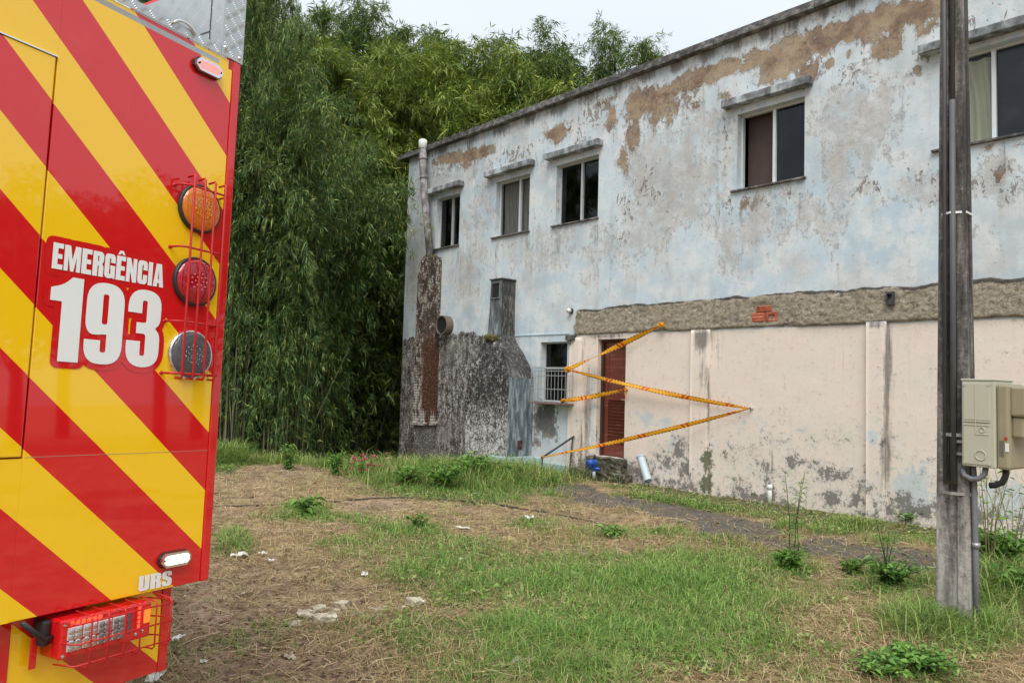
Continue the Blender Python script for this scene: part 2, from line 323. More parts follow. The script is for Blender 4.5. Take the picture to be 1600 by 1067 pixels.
# ------------------------------------------------------------------ terrain
def ter(x, y):
    x = np.asarray(x, float); y = np.asarray(y, float)
    dx = x - ORI.x; dy = y - ORI.y
    s = dx * U.x + dy * U.y; d = dx * NV.x + dy * NV.y
    fall = -0.11 * np.clip(5.3 - s, 0, 14) * (1 - sstep(1.0, 3.4, d))
    z = np.maximum(fall, -1.5)
    z = z + 0.05 * (fbm(x * .7, y * .7, 21) - .5) * sstep(0.2, 1.2, np.abs(d))
    z = z + 0.10 * np.exp(-(((x + 4.2) / 1.6) ** 2 + ((y - 13.0) / 1.2) ** 2))
    return z
def terz(x, y): return float(ter(np.array([x]), np.array([y]))[0])
def gp(x, y):
    p = ground(x, y)
    for _ in range(6): p = ground(x, y, terz(p.x, p.y))
    return p
def gblob(x, y, lst):
    r = np.zeros_like(x)
    for (px, py, a, b, k) in lst:
        p = ground(px, py); q = ground(px + a, py); t = ground(px, py - b)
        ra = abs(q.x - p.x); rb = abs(t.y - p.y) * 0.8
        r = np.maximum(r, k * np.exp(-0.8 * (((x - p.x - (y - p.y) * p.x / p.y) / ra) ** 2 + ((y - p.y) / rb) ** 2)))
    return r
GREEN = [(1060, 920, 170, 60, 1.1), (1000, 980, 230, 60, 1.0), (1130, 1010, 130, 50, 1.0), (850, 900, 110, 45, .85), (760, 900, 130, 50, .7), (660, 880, 100, 40, .62), (580, 880, 70, 40, .45), (640, 830, 90, 18, .6), (560, 810, 70, 14, .55), (480, 808, 50, 14, .85), (365, 855, 30, 22, .8), (350, 740, 30, 8, .9), (720, 760, 120, 20, 1.2), (690, 770, 70, 14, 1.0), (800, 760, 60, 14, .75), (660, 990, 90, 50, .6),
         (880, 775, 90, 14, .6), (960, 838, 50, 12, .6), (820, 820, 40, 12, .6), (1240, 890, 40, 18, .9), (1390, 905, 70, 25, .85), (1300, 830, 45, 10, .9), (1370, 845, 50, 10, .7), (1560, 920, 70, 40, 1.0), (1500, 1000, 60, 40, .9), (1430, 1045, 80, 25, 1.0), (1150, 840, 100, 18, .6), (1050, 830, 60, 12, .5), (1580, 845, 50, 12, .9), (1180, 940, 60, 50, .7), (900, 1050, 200, 40, .8), (720, 1060, 80, 30, .4), (1050, 880, 200, 20, .8), (1120, 790, 140, 12, 1.0), (1300, 806, 140, 9, 1.0), (1010, 775, 90, 8, .8), (950, 860, 160, 14, .45), (1180, 870, 120, 16, .5), (700, 850, 160, 18, .6), (560, 850, 80, 14, .45), (1420, 818, 100, 6, .7), (740, 935, 90, 30, .65), (440, 735, 80, 8, .35), (560, 745, 40, 8, .45)]
BARE = [(590, 790, 70, 14, .9), (420, 770, 90, 20, .6), (440, 900, 70, 60, .5), (400, 1000, 120, 60, 1.0), (480, 1040, 120, 40, .9), (330, 960, 60, 80, .8), (560, 920, 60, 40, .35), (460, 740, 90, 10, .75)]
STRAW = [(880, 840, 80, 20, .9), (780, 860, 60, 20, .5), (1300, 1000, 110, 60, 1.0), (1250, 960, 90, 40, .8), (1390, 960, 80, 30, .7), (1250, 1050, 90, 40, .9), (620, 860, 60, 30, .5), (700, 1030, 120, 40, .75), (560, 1000, 120, 40, .6), (1400, 1000, 60, 40, .7), (470, 770, 140, 25, .55), (1200, 850, 160, 10, .6), (900, 790, 80, 12, .5), (450, 860, 90, 40, .6), (860, 1040, 90, 20, .5), (640, 800, 80, 12, .5), (1560, 1040, 60, 20, .5), (1100, 815, 80, 9, .5)]
def path_mask(x, y):
    dx = x - ORI.x; dy = y - ORI.y
    s = dx * U.x + dy * U.y; d = dx * NV.x + dy * NV.y
    n1 = fbm(s * 1.3, d * 1.3, 31) - .5; n2 = fbm(s * 5, d * 5, 37) - .5
    lo = 0.95 + .35 * sstep(7, 8, s) + 0.10 * np.clip(s - 9, -4, 6) * .4 + .5 * n1; hi = 2.25 + 0.16 * np.clip(s - 8, -4, 5) + .9 * n1 + .5 * n2
    m = sstep(lo - .08, lo + .12, d) * sstep(hi + .15, hi - .25, d) * sstep(5.0, 6.6, s + n1 * 2)
    return np.clip(m, 0, 1)
def cover(x, y):
    nz = fbm(x * 1.6, y * 1.6, 41) - .5; nf = fbm(x * 5, y * 5, 43) - .5
    g = gblob(x, y, GREEN); b = gblob(x, y, BARE); st = gblob(x, y, STRAW); p = path_mask(x, y)
    # tuft between the wheel lines of the pavement
    tuft = gblob(x, y, [(1300, 830, 50, 9, 1.0), (1380, 845, 50, 8, .9), (1240, 838, 30, 8, .6)])
    p = p * (1 - np.clip(tuft * 1.5, 0, 1))
    g = np.clip(g * 1.15 + nz * .6 + nf * .4 - b * .55 + .02, 0, 1.2) * (1 - p * .96)
    dx = x - ORI.x; dy = y - ORI.y; s_w = dx * U.x + dy * U.y; d_w = dx * NV.x + dy * NV.y
    g = np.maximum(g, .85 * sstep(6.9, 7.8, s_w + nf) * sstep(1.25 + nz, .75 + nz, d_w) * (d_w > 0))
    return g, np.clip(b + nz * .3, 0, 1), np.clip(st + nz * .5, 0, 1), p
def graded(a, b, step, far, n):
    core = np.arange(a, b + 1e-6, step)
    k = np.linspace(0, 1, n + 1)[1:] ** 2.5
    return np.concatenate([(a - k * (a - far[0]))[::-1], core, b + k * (far[1] - b)])
gx = graded(-7.5, 8.0, 0.055, (-260, 260), 26); gy = graded(2.5, 16.0, 0.055, (-120, 320), 26)
GX, GY = np.meshgrid(gx, gy); X = GX.ravel(); Y = GY.ravel()
g_, b_, s_, p_ = cover(X, Y)
rel = (fbm(X * 4, Y * 4, 51) - .5) * .05 + (fbm(X * 13, Y * 13, 53) - .5) * .022
near = ((np.abs(X) < 9) & (Y < 17)).astype(float)
Z = ter(X, Y) + rel * (1 - p_ * .85) * near - 0.015 * p_
nx = len(gx); ny = len(gy)
ii = (np.arange(ny - 1)[:, None] * nx + np.arange(nx - 1)[None, :]).ravel()
me = np_mesh('ground', np.stack([X, Y, Z], 1), np.stack([ii, ii + 1, ii + nx + 1, ii + nx], 1), True)
for k_, a_ in (('green', g_), ('bare', b_), ('straw', s_), ('paved', p_)): setattr_f(me, k_, a_)
t = NT('yard_soil'); v = t.obj()
n1 = t.noise(v, 3.0, 7, .65); n2 = t.noise(v, 18.0, 6, .7); n3 = t.noise(v, 70.0, 4, .7); n4 = t.noise(t.mapv(v, (1, 1, 1)), 1.1, 4)
dirt = t.ramp(n2, [(.3, (.095, .06, .04)), (.5, (.215, .14, .092)), (.7, (.38, .27, .185))])
strw = t.ramp(t.noise(v, 34.0, 6, .75, 1.5), [(.32, (.14, .095, .045)), (.5, (.37, .27, .145)), (.68, (.62, .49, .28))])
bare = t.ramp(n2, [(.3, (.16, .10, .07)), (.5, (.34, .225, .16)), (.72, (.52, .38, .28))])
grn = t.ramp(n3, [(.3, (.03, .045, .012)), (.6, (.085, .105, .03)), (.75, (.17, .15, .06))])
c = t.mix(t.step(n1, .4, .62), dirt, strw)
c = t.mix(t.step(t.math('ADD', t.attr('straw'), t.math('MULTIPLY', t.math('SUBTRACT', n2, .5), .8)), .3, .7), c, strw)
c = t.mix(t.math('MULTIPLY', t.step(t.attr('bare'), .35, .85), .8), c, t.mix(t.step(n4, .42, .56), dirt, bare))
c = t.mix(t.step(t.math('ADD', t.attr('green'), t.math('MULTIPLY', t.math('SUBTRACT', n2, .5), 1.0)), .3, .8), c, grn)
asph = t.ramp(n3, [(.3, (.055, .049, .044)), (.55, (.11, .10, .088)), (.75, (.19, .17, .15))])
asph = t.mix(t.math('MULTIPLY', t.step(n1, .48, .66), .7), asph, (.16, .115, .075))
asph = t.mix(t.math('MULTIPLY', t.step(t.noise(v, 2.1, 7, .7), .50, .64), .6), asph, t.mix(n3, (.06, .075, .025), (.16, .17, .06)))
pm = t.step(t.math('ADD', t.attr('paved'), t.math('MULTIPLY', t.math('SUBTRACT', n2, .5), .9)), .4, .6)
c = t.mix(pm, c, asph)
hgt = t.math('ADD', n2, t.math('MULTIPLY', n3, .5))
M_GROUND = t.done(t.bsdf(c, .95, 0, t.bump(hgt, .9, .02)))
tag(link('ground', me, M_GROUND), kind='structure')

# ------------------------------------------------------------------ general materials
def weathered(name, c0, c1, c2, sc=9.0, rough=.9, stretch=(1, 1, 1), bump=.6):
    t = NT(name); v = t.mapv(t.obj(), stretch)
    f = t.noise(v, sc, 7, .68); g = t.noise(v, sc * .25, 4)
    f2 = t.math('ADD', t.math('MULTIPLY', f, .70), t.math('MULTIPLY', t.noise(v, min(sc * .12, 2.2), 4), .30))
    c = t.ramp(f2, [(.38, c0), (.5, c1), (.60, c2)])
    return t.done(t.bsdf(c, rough, 0, t.bump(f, bump, .01)))
M_CAP = weathered('weathered_concrete', (.035, .034, .033), (.10, .10, .098), (.24, .24, .235), 7, stretch=(1, 1, 1.5))
M_HOOD = weathered('window_ledge_concrete', (.06, .062, .064), (.20, .215, .225), (.46, .50, .53), 5, stretch=(1, 1, .6))
M_SILL = weathered('sill_stone', (.03, .028, .026), (.09, .085, .08), (.22, .21, .2), 9)
M_ALU = flat('window_aluminium', (.50, .52, .53), .45, .3, .2)
M_ALUW = flat('pale_window_aluminium', (.62, .65, .66), .45, .2, .1)
def glass(name, tint, gl=1.0, rough=.03):
    t = NT(name); fr = t.n('Fresnel', {0: 1.5}).outputs[0]
    v = t.obj(); dirt = t.step(t.noise(v, 2.5, 6, .7), .45, .75)
    f = t.math('MULTIPLY', fr, gl)
    a = t.n('MixShader', {0: f, 1: t.n('BsdfTransparent', {0: (*tint, 1)}).outputs[0], 2: t.n('BsdfGlossy', {'Color': (.9, .95, 1, 1), 'Roughness': rough}).outputs[0]}).outputs[0]
    d = t.n('BsdfDiffuse', {0: (.3, .31, .31, 1)}).outputs[0]
    return t.done(t.n('MixShader', {0: t.math('MULTIPLY', dirt, .05), 1: a, 2: d}).outputs[0])
M_GLASS = glass('window_glass', (.22, .24, .26), .85)
M_GLASSC = glass('clear_window_glass', (.80, .82, .82), .6)
M_GLASSG = glass('frosted_grey_glass', (.10, .10, .11), 1.2, .25)
M_DARK = flat('dark_interior', (.03, .028, .026), .9)
M_ROOM = flat('room_wall', (.16, .13, .11), .9)
M_BOARD = flat('brown_board', (.065, .042, .034), .7, var=.3)
def cloth(name, a, b, sc):
    t = NT(name); v = t.obj()
    w_ = t.n('TexWave', {'Vector': v, 'Scale': sc, 'Distortion': 6.0, 'Detail': 3}).outputs[1]
    return t.done(t.bsdf(t.mix(w_, a, b), .9))
M_CURT = flat('cream_curtain', (.62, .62, .47), .9, var=.06)
M_CURT2 = cloth('patterned_curtain', (.20, .19, .17), (.36, .35, .32), 9)
def mortar():
    t = NT('broken_mortar'); v = t.obj()
    f = t.noise(v, 17, 9, .78, .8); g = t.noise(v, 2.2, 5); k = t.noise(v, 45, 4, .7)
    c = t.ramp(f, [(.32, (.08, .068, .052)), (.44, (.25, .215, .165)), (.56, (.42, .365, .28)), (.75, (.58, .53, .43))])
    c = t.mix(t.math('MULTIPLY', t.step(g, .5, .65), .35), c, (.36, .31, .20))
    c = t.mix(t.math('MULTIPLY', t.step(t.noise(t.mapv(v, (1, 1, 1.6)), 3.2, 7, .7), .52, .64), .55), c, (.15, .135, .115))
    c = t.mix(t.math('MULTIPLY', t.step(k, .52, .7), .5), c, (.13, .11, .085))
    dk = t.math('ADD', t.attr('edge'), t.math('MULTIPLY', t.math('SUBTRACT', t.noise(t.mapv(v, (1, 1, 3)), 2.2, 6, .7), .5), 1.6))
    c = t.mix(t.math('MULTIPLY', t.step(dk, .62, .75), .9), c, (.05, .046, .044))
    return t.done(t.bsdf(c, .95, 0, t.bump(t.math('ADD', f, k), .9, .02)))
M_MORTAR = mortar()
M_BRICK = weathered('red_hollow_brick', (.16, .035, .02), (.42, .10, .05), (.55, .20, .12), 8)
M_SOOT = weathered('sooty_stucco', (.025, .024, .023), (.10, .097, .09), (.50, .485, .45), 42, stretch=(1, 1, .85), bump=.9)
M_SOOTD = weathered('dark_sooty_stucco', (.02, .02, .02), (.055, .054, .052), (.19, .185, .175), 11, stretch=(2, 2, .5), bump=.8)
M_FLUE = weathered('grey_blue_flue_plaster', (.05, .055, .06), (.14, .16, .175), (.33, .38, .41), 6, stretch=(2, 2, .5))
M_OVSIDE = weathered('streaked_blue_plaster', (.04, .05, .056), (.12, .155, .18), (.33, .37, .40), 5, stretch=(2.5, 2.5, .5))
M_BLUEP = flat('blue_painted_masonry', (.40, .53, .60), .85, var=.18, scale=5)
M_RUST = weathered('rusty_moss_crust', (.022, .012, .008), (.075, .028, .013), (.22, .12, .07), 16, bump=1.0)
M_MOSSY = weathered('moss_clump', (.02, .022, .008), (.07, .065, .018), (.17, .14, .05), 20, bump=1.0)
def brickcourse():
    t = NT('mossy_brickwork'); v = t.obj()
    b = t.n('TexBrick', {'Vector': t.mapv(v, (1, 1, 1)), 'Scale': 1.0, 'Mortar Size': .008, 'Brick Width': .22, 'Row Height': .062, 'Color1': (.5, .48, .45, 1), 'Color2': (.4, .38, .35, 1), 'Mortar': (.1, .09, .08, 1)})
    tx = t.n('SeparateXYZ', {0: v}); cv = t.n('CombineXYZ', {0: t.math('ADD', tx.outputs[0], tx.outputs[1]), 1: tx.outputs[2]}).outputs[0]
    t.t.links.new(cv, b.inputs['Vector'])
    f = t.noise(t.mapv(v, (1, 1, .6)), 9, 7, .7)
    hi = t.n('MapRange', {'Value': tx.outputs[2], 'From Min': 1.6, 'From Max': 3.6}).outputs[0]
    c = t.mix(t.step(t.math('ADD', f, t.math('MULTIPLY', hi, .12)), .47, .6), b.outputs[0], t.ramp(t.math('ADD', t.math('MULTIPLY', t.noise(t.mapv(v, (1, 1, .7)), 20, 7, .78), .5), t.math('MULTIPLY', t.noise(t.mapv(v, (1, 1, .6)), 6, 6, .7), .5)), [(.42, (.018, .014, .012)), (.51, (.07, .045, .032)), (.55, (.20, .16, .13)), (.61, (.50, .47, .42))]))
    zr = t.math('ADD', tx.outputs[2], t.math('MULTIPLY', t.math('SUBTRACT', t.noise(t.mapv(v, (1, 1, .25)), 7, 6, .7), .5), 1.6))
    rm = t.math('MULTIPLY', t.math('MULTIPLY', t.step(t.math('ADD', tx.outputs[0], t.math('MULTIPLY', t.math('SUBTRACT', f, .5), .16)), .10, .19), t.step(zr, 1.35, 1.5)), t.step(zr, 3.75, 3.1))
    c = t.mix(rm, c, t.ramp(t.noise(v, 26, 7, .75), [(.40, (.020, .011, .008)), (.53, (.085, .030, .014)), (.62, (.20, .11, .065)), (.70, (.42, .38, .33))]))
    return t.done(t.bsdf(c, .95, 0, t.bump(t.math('ADD', b.outputs[1], f), -.6, .01)))
M_STACK = brickcourse()
M_ASB = weathered('old_asbestos_pipe', (.07, .062, .068), (.21, .19, .20), (.42, .40, .41), 7, stretch=(1, 1, .5))
M_PVC = flat('white_plastic', (.72, .74, .70), .5, var=.08)
M_PVCG = flat('pale_grey_plastic_pipe', (.46, .54, .58), .5, var=.15)
M_BLACK = flat('black_plastic', (.02, .02, .021), .5)
M_IRON = flat('painted_iron', (.05, .055, .06), .6, .2, .3)
M_TERRA = flat('clay_pipe', (.13, .095, .08), .85, var=.3)
M_WIRE = flat('pale_wire', (.38, .39, .38), .5, .3)
M_RUSTW = flat('rusty_tray', (.20, .12, .10), .8, var=.3)

# ------------------------------------------------------------------ the building
B = empty('abandoned_building', BMAT)
tag(B, 'abandoned two-storey building with peeling pale blue paint upstairs and pink ground floor', 'building')
SEND, ZTOP = 15.6, 7.33
WINS = [(1.26, 2.18, 4.875, 6.09), (3.47, 4.55, 4.875, 6.09), (5.33, 6.455, 4.875, 6.09), (9.40, 10.52, 4.875, 6.10), (12.36, 14.5, 4.89, 6.09)]
OPEN = WINS + [(5.0, 5.745, 1.35, 2.535), (6.53, 7.20, 0.40, 2.555)]
def lines(a, b, step, extra):
    k = sorted(set([round(x, 4) for x in extra if a < x < b] + [a, b])); r = [a]
    for p, q in zip(k[:-1], k[1:]):
        m = max(1, int(math.ceil((q - p) / step))); r += [p + (q - p) * i / m for i in range(1, m + 1)]
    return np.array(r)
ls = lines(0.0, SEND, .06, [v for o in OPEN for v in o[:2]] + [5.8]); lz = lines(-1.6, ZTOP, .06, [v for o in OPEN for v in o[2:]] + [2.66])
SS, ZZ = np.meshgrid(ls, lz); n_ = len(ls); m_ = len(lz)
cs = (ls[:-1] + ls[1:]) / 2; cz = (lz[:-1] + lz[1:]) / 2; CS, CZ = np.meshgrid(cs, cz)
keep = np.ones_like(CS, bool)
for a, b, c, d in OPEN: keep &= ~((CS > a) & (CS < b) & (CZ > c) & (CZ < d))
I, J = np.meshgrid(np.arange(n_ - 1), np.arange(m_ - 1)); base = (J * n_ + I)[keep]
und = (fbm(SS * .8, ZZ * .8, 61) - .5) * .022 + (fbm(SS * 4, ZZ * 4, 63) - .5) * .008
edge = np.ones_like(SS)
for a, b, c, d in OPEN: edge *= sstep(0, .12, np.maximum(np.maximum(a - SS, SS - b), np.maximum(c - ZZ, ZZ - d)))
V = np.stack([SS.ravel(), (und * edge).ravel(), ZZ.ravel()], 1)
me = np_mesh('facade_wall', V, np.stack([base, base + 1, base + n_ + 1, base + n_], 1), True)
fields(me, SS.ravel(), ZZ.ravel())
link('facade_wall', me, M_WALL, B)
mb = MB(); mb.add([(0, 0, -1.6), (0, 8, -1.6), (0, 8, ZTOP), (0, 0, ZTOP)], [(0, 1, 2, 3)])
o = mb.build('end_wall', M_SOOT, B)
mb = MB(); mb.add([(SEND, 0, -1.6), (SEND, 8, -1.6), (SEND, 8, ZTOP), (SEND, 0, ZTOP), (0, 8, -1.6), (0, 8, ZTOP)], [(0, 1, 2, 3), (1, 4, 5, 2)])
mb.build('rear_wall', M_ROOM, B)
MB().span((.02, .16, 2.95), (SEND - .02, 7.98, 3.1)).span((8.0, .2, 3.1), (8.1, 7.9, ZTOP)).build('inner_floor', M_ROOM, B)
MB().span((-.30, -.02, ZTOP), (SEND + .1, 8.1, ZTOP + .035)).build('roof_slab', M_CAP, B)
# roof edge: cast coping in lengths, uneven
s0 = -.34; k = 0
random.seed(3)
while s0 < SEND:
    L = random.uniform(1.6, 2.3); s1 = min(s0 + L, SEND + .1); dz = random.uniform(-.008, .008)
    MB().span((s0 + .004, -.13 + random.uniform(-.006, .006), ZTOP + .002 + dz), (s1 - .004, .10, ZTOP + .132 + dz)).build('coping', M_CAP, B, bevel=.012)
    s0 = s1
# pilasters carrying the same wall paint
def wall_box(name, a, b, off, z0, z1, y1=.02):
    ss = lines(a, b, .06, []); zz = lines(z0, z1, .06, []); G1, G2 = np.meshgrid(ss, zz)
    v = np.stack([G1.ravel(), np.full(G1.size, -off) + ((fbm(G1 * 3, G2 * 3, 71) - .5) * .01).ravel(), G2.ravel()], 1); nn = len(ss)
    q = (np.arange(len(zz) - 1)[:, None] * nn + np.arange(nn - 1)[None, :]).ravel()
    F = [np.stack([q, q + 1, q + nn + 1, q + nn], 1)]; vs = [v]; ofs = len(v)
    for col, xx in ((0, a), (nn - 1, b)):
        idx = np.arange(len(zz)) * nn + col
        vv = v[idx].copy(); vv[:, 1] = y1; vs.append(vv); ar = np.arange(len(zz) - 1)
        F.append(np.stack([idx[:-1], ofs + ar, ofs + ar + 1, idx[1:]], 1)); ofs += len(zz)
    for row in (0, len(zz) - 1):
        idx = row * nn + np.arange(nn); vv = v[idx].copy(); vv[:, 1] = y1; vs.append(vv); ar = np.arange(nn - 1)
        F.append(np.stack([idx[:-1], idx[1:], ofs + ar + 1, ofs + ar], 1)); ofs += nn
    V_ = np.concatenate(vs); me = np_mesh(name, V_, np.concatenate(F)); fields(me, V_[:, 0], V_[:, 2])
    return link(name, me, M_WALL, B)
wall_box('pilaster', 8.61, 8.96, .055, -.3, 2.652); wall_box('pilaster', 11.44, 11.70, .06, -.3, 2.668)
wall_box('pilaster', 5.83, 6.12, .035, -.3, 2.60)
# broken mortar band where the old porch roof was torn off
ss = np.arange(5.93, SEND, .022); tt = np.linspace(0, 1, 28); G1, G2 = np.meshgrid(ss, tt)
top = 3.15 + (fbm(G1 * 3.5, G1 * 0, 81, 5) - .5) * .09 + .012 * np.sin(G1 * .9); bot = 2.655 + (fbm(G1 * 3, G1 * 0, 83) - .5) * .035
lft = 5.93 + (fbm(G2 * 6, G2 * 0, 85) - .3) * .16
G1 = np.where(G1 < 6.3, lft + (G1 - 5.93) * (6.3 - lft) / .37, G1)
zz = bot + (top - bot) * G2
rg = np.abs(fbm(G1 * 7, zz * 9, 87, 5) - .5) * 2; rg2 = fbm(G1 * 22, zz * 24, 89, 3)
out = .008 + .012 * (1 - rg) ** 2 + .020 * rg2 + .016 * fbm(G1 * 45, zz * 45, 93, 2) - .035 * sstep(.70, .85, fbm(G1 * 3, zz * 6, 90))
out = out * (1 - .9 * np.exp(-((G1 - 9.92) / .25) ** 4 - ((zz - 2.865) / .15) ** 4)); out = out * sstep(0, .05, G2) * sstep(1.0, .96, G2) + .004
V = np.stack([G1.ravel(), -out.ravel(), zz.ravel()], 1); nn = len(ss)
q = (np.arange(len(tt) - 1)[:, None] * nn + np.arange(nn - 1)[None, :]).ravel()
me = np_mesh('broken_mortar_band', V, np.stack([q, q + 1, q + nn + 1, q + nn], 1))
setattr_f(me, 'edge', (.80 * sstep(.76, .97, G2) + .25 * sstep(.1, 0, G2) + .25 * (G1 > 11.9) * sstep(.7, .9, G2)).ravel())
link('broken_mortar_band', me, M_MORTAR, B)
# the torn-out patch of hollow bricks
for (a, b, c, d, hole) in ((9.70, 9.91, 2.74, 2.885, 0), (9.93, 10.13, 2.74, 2.885, 1), (9.78, 10.02, 2.895, 2.985, 0)):
    mb = MB()
    if not hole:
        mb.span((a, -.028, c), (b, .01, d))
        for q in range(3): mb.span((a + .005, -.036, c + (d - c) * (q + .15) / 3), (b - .01, -.026, c + (d - c) * (q + .72) / 3))
    else:
        w_ = (b - a); h_ = d - c
        mb.span((a, -.032, c), (a + w_ * .22, 0, d)); mb.span((b - w_ * .25, -.032, c), (b, 0, d)); mb.span((a + w_ * .22, -.030, d - h_ * .28), (b - w_ * .25, 0, d)); mb.span((a + w_ * .22, -.030, c), (b - w_ * .25, 0, c + h_ * .15))
        mb.span((a + w_ * .45, -.026, c + h_ * .15), (a + w_ * .52, 0, d - h_ * .28))
    mb.build('brick', M_BRICK, B, bevel=.006)
# thin string line and plinth of the blue corner bay
MB().span((4.22, -.018, 2.675), (5.80, .02, 2.70)).build('string_course', M_BLUEP, B, bevel=.004)
mb = MB(); mb.span((4.56, -.05, -.8), (5.15, .02, .225)); mb.span((5.152, -.052, -.8), (5.81, .02, .15)); mb.build('plinth', M_BLUEP, B, bevel=.01)
MB().span((5.76, -.09, 2.55), (5.98, .02, 2.655)).span((5.80, -.07, 2.48), (5.88, .02, 2.549)).build('broken_beam_end', M_SILL, B, bevel=.01)

# windows
def pane(par, a, b, c, d, y, mat):
    MB().add([(a, y, c), (b, y, c), (b, y, d), (a, y, d)], [(0, 1, 2, 3)]).build('pane', mat, par)
def window(a, b, c, d, splits, hood, mats, fm=None, rv=.15):
    fm = fm or M_ALU
    W_ = empty('window', None, B)
    me = bpy.data.meshes.new('reveal'); vs = [(a, 0, c), (b, 0, c), (b, 0, d), (a, 0, d), (a, rv + .05, c), (b, rv + .05, c), (b, rv + .05, d), (a, rv + .05, d)]
    me.from_pydata(vs, [], [(0, 4, 5, 1), (1, 5, 6, 2), (2, 6, 7, 3), (3, 7, 4, 0)]); fields(me, [p[0] for p in vs], [p[2] for p in vs])
    link('reveal', me, M_WALL, W_)
    f = .028; mb = MB()
    mb.span((a, rv - .03, c), (a + f, rv + .04, d)); mb.span((b - f, rv - .03, c), (b, rv + .04, d)); mb.span((a + f, rv - .031, d - f), (b - f, rv + .04, d)); mb.span((a + f, rv - .031, c), (b - f, rv + .04, c + f))
    mb.build('frame', fm, W_, bevel=.003)
    xs = [a + f] + list(splits) + [b - f]
    for i, x in enumerate(splits):
        MB().span((x - .024, rv - .036, c + f), (x + .024, rv + .03, d - f)).build('mullion', fm, W_, bevel=.003)
    for i in range(len(xs) - 1):
        if mats[i] is not None: pane(W_, xs[i], xs[i + 1], c + f, d - f, rv + (.012 if i % 2 else -.006), mats[i])
    MB().span((a - .10, -.05, c - .035), (b + .03, rv, c - .002)).build('sill', M_SILL, W_, bevel=.006)
    if hood:
        MB().span((a + hood[0], -hood[2], hood[3]), (b + hood[1], .02, hood[4])).build('hood', M_HOOD, W_, bevel=.012)
    return W_
h_ = (.15, 6.22, 6.345)
w1 = window(*WINS[0], [1.75], (-.28, .13, *h_), [M_GLASS, M_GLASS])
w2 = window(*WINS[1], [4.12], (-.27, .14, *h_), [M_GLASSC, M_GLASSC], M_ALUW)
w3 = window(*WINS[2], [5.92], (-.22, .10, *h_), [M_GLASS, M_GLASS])
w4 = window(*WINS[3], [9.97], (-.22, .13, *h_), [None, M_GLASS], M_ALUW)
w5 = window(*WINS[4], [12.935, 13.75], (-.22, .13, .16, 6.17, 6.285), [M_GLASSC, M_GLASSG, M_GLASS], M_ALUW)
def curtain(par, a, b, c, d, y, mat, amp=.025, freq=30, hole=None, gather=0):
    nn = 60; mm = 16; g1, g2 = np.meshgrid(np.linspace(0, 1, nn), np.linspace(0, 1, mm))
    x = a + (b - a) * (g1 - gather * .45 * (1 - g2) * (1 - g2) * (g1 - .0) * 0 ); yy = y + amp * np.sin(g1 * freq + 2.2 * g2 + 2 * np.sin(g2 * 2)) * (0.5 + .5 * (1 - g2))
    x = x + gather * .12 * np.sin(g2 * 3.0) * (1 - g1); z = c + (d - c) * g2
    v = np.stack([x.ravel(), yy.ravel(), z.ravel()], 1); q = (np.arange(mm - 1)[:, None] * nn + np.arange(nn - 1)[None, :]).ravel()
    F = np.stack([q, q + 1, q + nn + 1, q + nn], 1)
    if hole:
        cc = v[F].mean(1); F = F[((cc[:, 0] - hole[0]) / hole[2]) ** 2 + ((cc[:, 2] - hole[1]) / hole[3]) ** 2 > 1]
    link('curtain', np_mesh('curtain', v, F, True), mat, par)
curtain(w2, 3.50, 4.53, 4.9, 6.07, .24, M_CURT2, .015, 45, (4.42, 5.52, .09, .08))
curtain(w5, 12.42, 12.92, 4.92, 6.03, .23, M_CURT, .035, 17, None, 1)
MB().span((9.42, .30, 4.6), (10.3, .33, 6.2)).build('cupboard_back', M_BOARD, w4)
# barred window
bw = window(*OPEN[5], [], None, [M_GLASS])
MB().span((5.03, .10, 2.0), (5.715, .155, 2.03)).build('transom', M_ALU, bw)
gd = empty('window_guard', None, B)
gx0, gx1, gz0, gz1, go = 5.02, 5.965, 1.34, 2.02, .26
def rod(p, q, r=.0048, par=gd, mat=M_WIRE, name='bar'): MB().tube([p, q], r, 6).build(name, mat, par)
for i in range(11):
    x = 5.02 + (5.96 - 5.02) * i / 10; rod((x, -go, gz0), (x, -go, gz1))
for z in (gz1, gz1 - .07, 1.86, 1.60): rod((gx0, -go, z), (gx1, -go, z), .007); rod((gx0, 0, z), (gx0, -go, z)); rod((gx1, 0, z), (gx1, -go, z))
for i in range(3):
    y = -.06 - .08 * i; rod((gx0, y, gz0), (gx0, y, gz1)); rod((gx1, y, gz0), (gx1, y, gz1))
MB().span((gx0 - .02, -go - .02, gz0 - .03), (gx1 + .02, .0, gz0 - .005)).build('tray', M_RUSTW, gd, bevel=.004)

# door
t = NT('dark_red_wood'); v = t.obj()
f = t.noise(t.mapv(v, (3, 3, 30)), 1.0, 5, .6); f2 = t.noise(t.mapv(v, (28, 28, 1.5)), 1.0, 4, .6)
zc = t.n('SeparateXYZ', {0: v}).outputs[2]
c = t.mix(f2, (.10, .024, .014), (.19, .046, .026)); c = t.mix(t.math('MULTIPLY', t.step(f, .5, .7), .5), c, (.34, .15, .10))
M_DOOR = t.done(t.bsdf(c, .5, 0, t.bump(f2, .3, .004)))
M_DOORD = flat('dark_door_frame', (.06, .022, .016), .6, var=.25)
D = empty('door', None, B); a, b, c0, d0 = OPEN[6]; y = .16
me = bpy.data.meshes.new('reveal'); vs = [(a, 0, c0), (b, 0, c0), (b, 0, d0), (a, 0, d0), (a, y + .05, c0), (b, y + .05, c0), (b, y + .05, d0), (a, y + .05, d0)]
me.from_pydata(vs, [], [(0, 4, 5, 1), (1, 5, 6, 2), (2, 6, 7, 3), (3, 7, 4, 0)]); fields(me, [p[0] for p in vs], [p[2] for p in vs]); link('reveal', me, M_WALL, D)
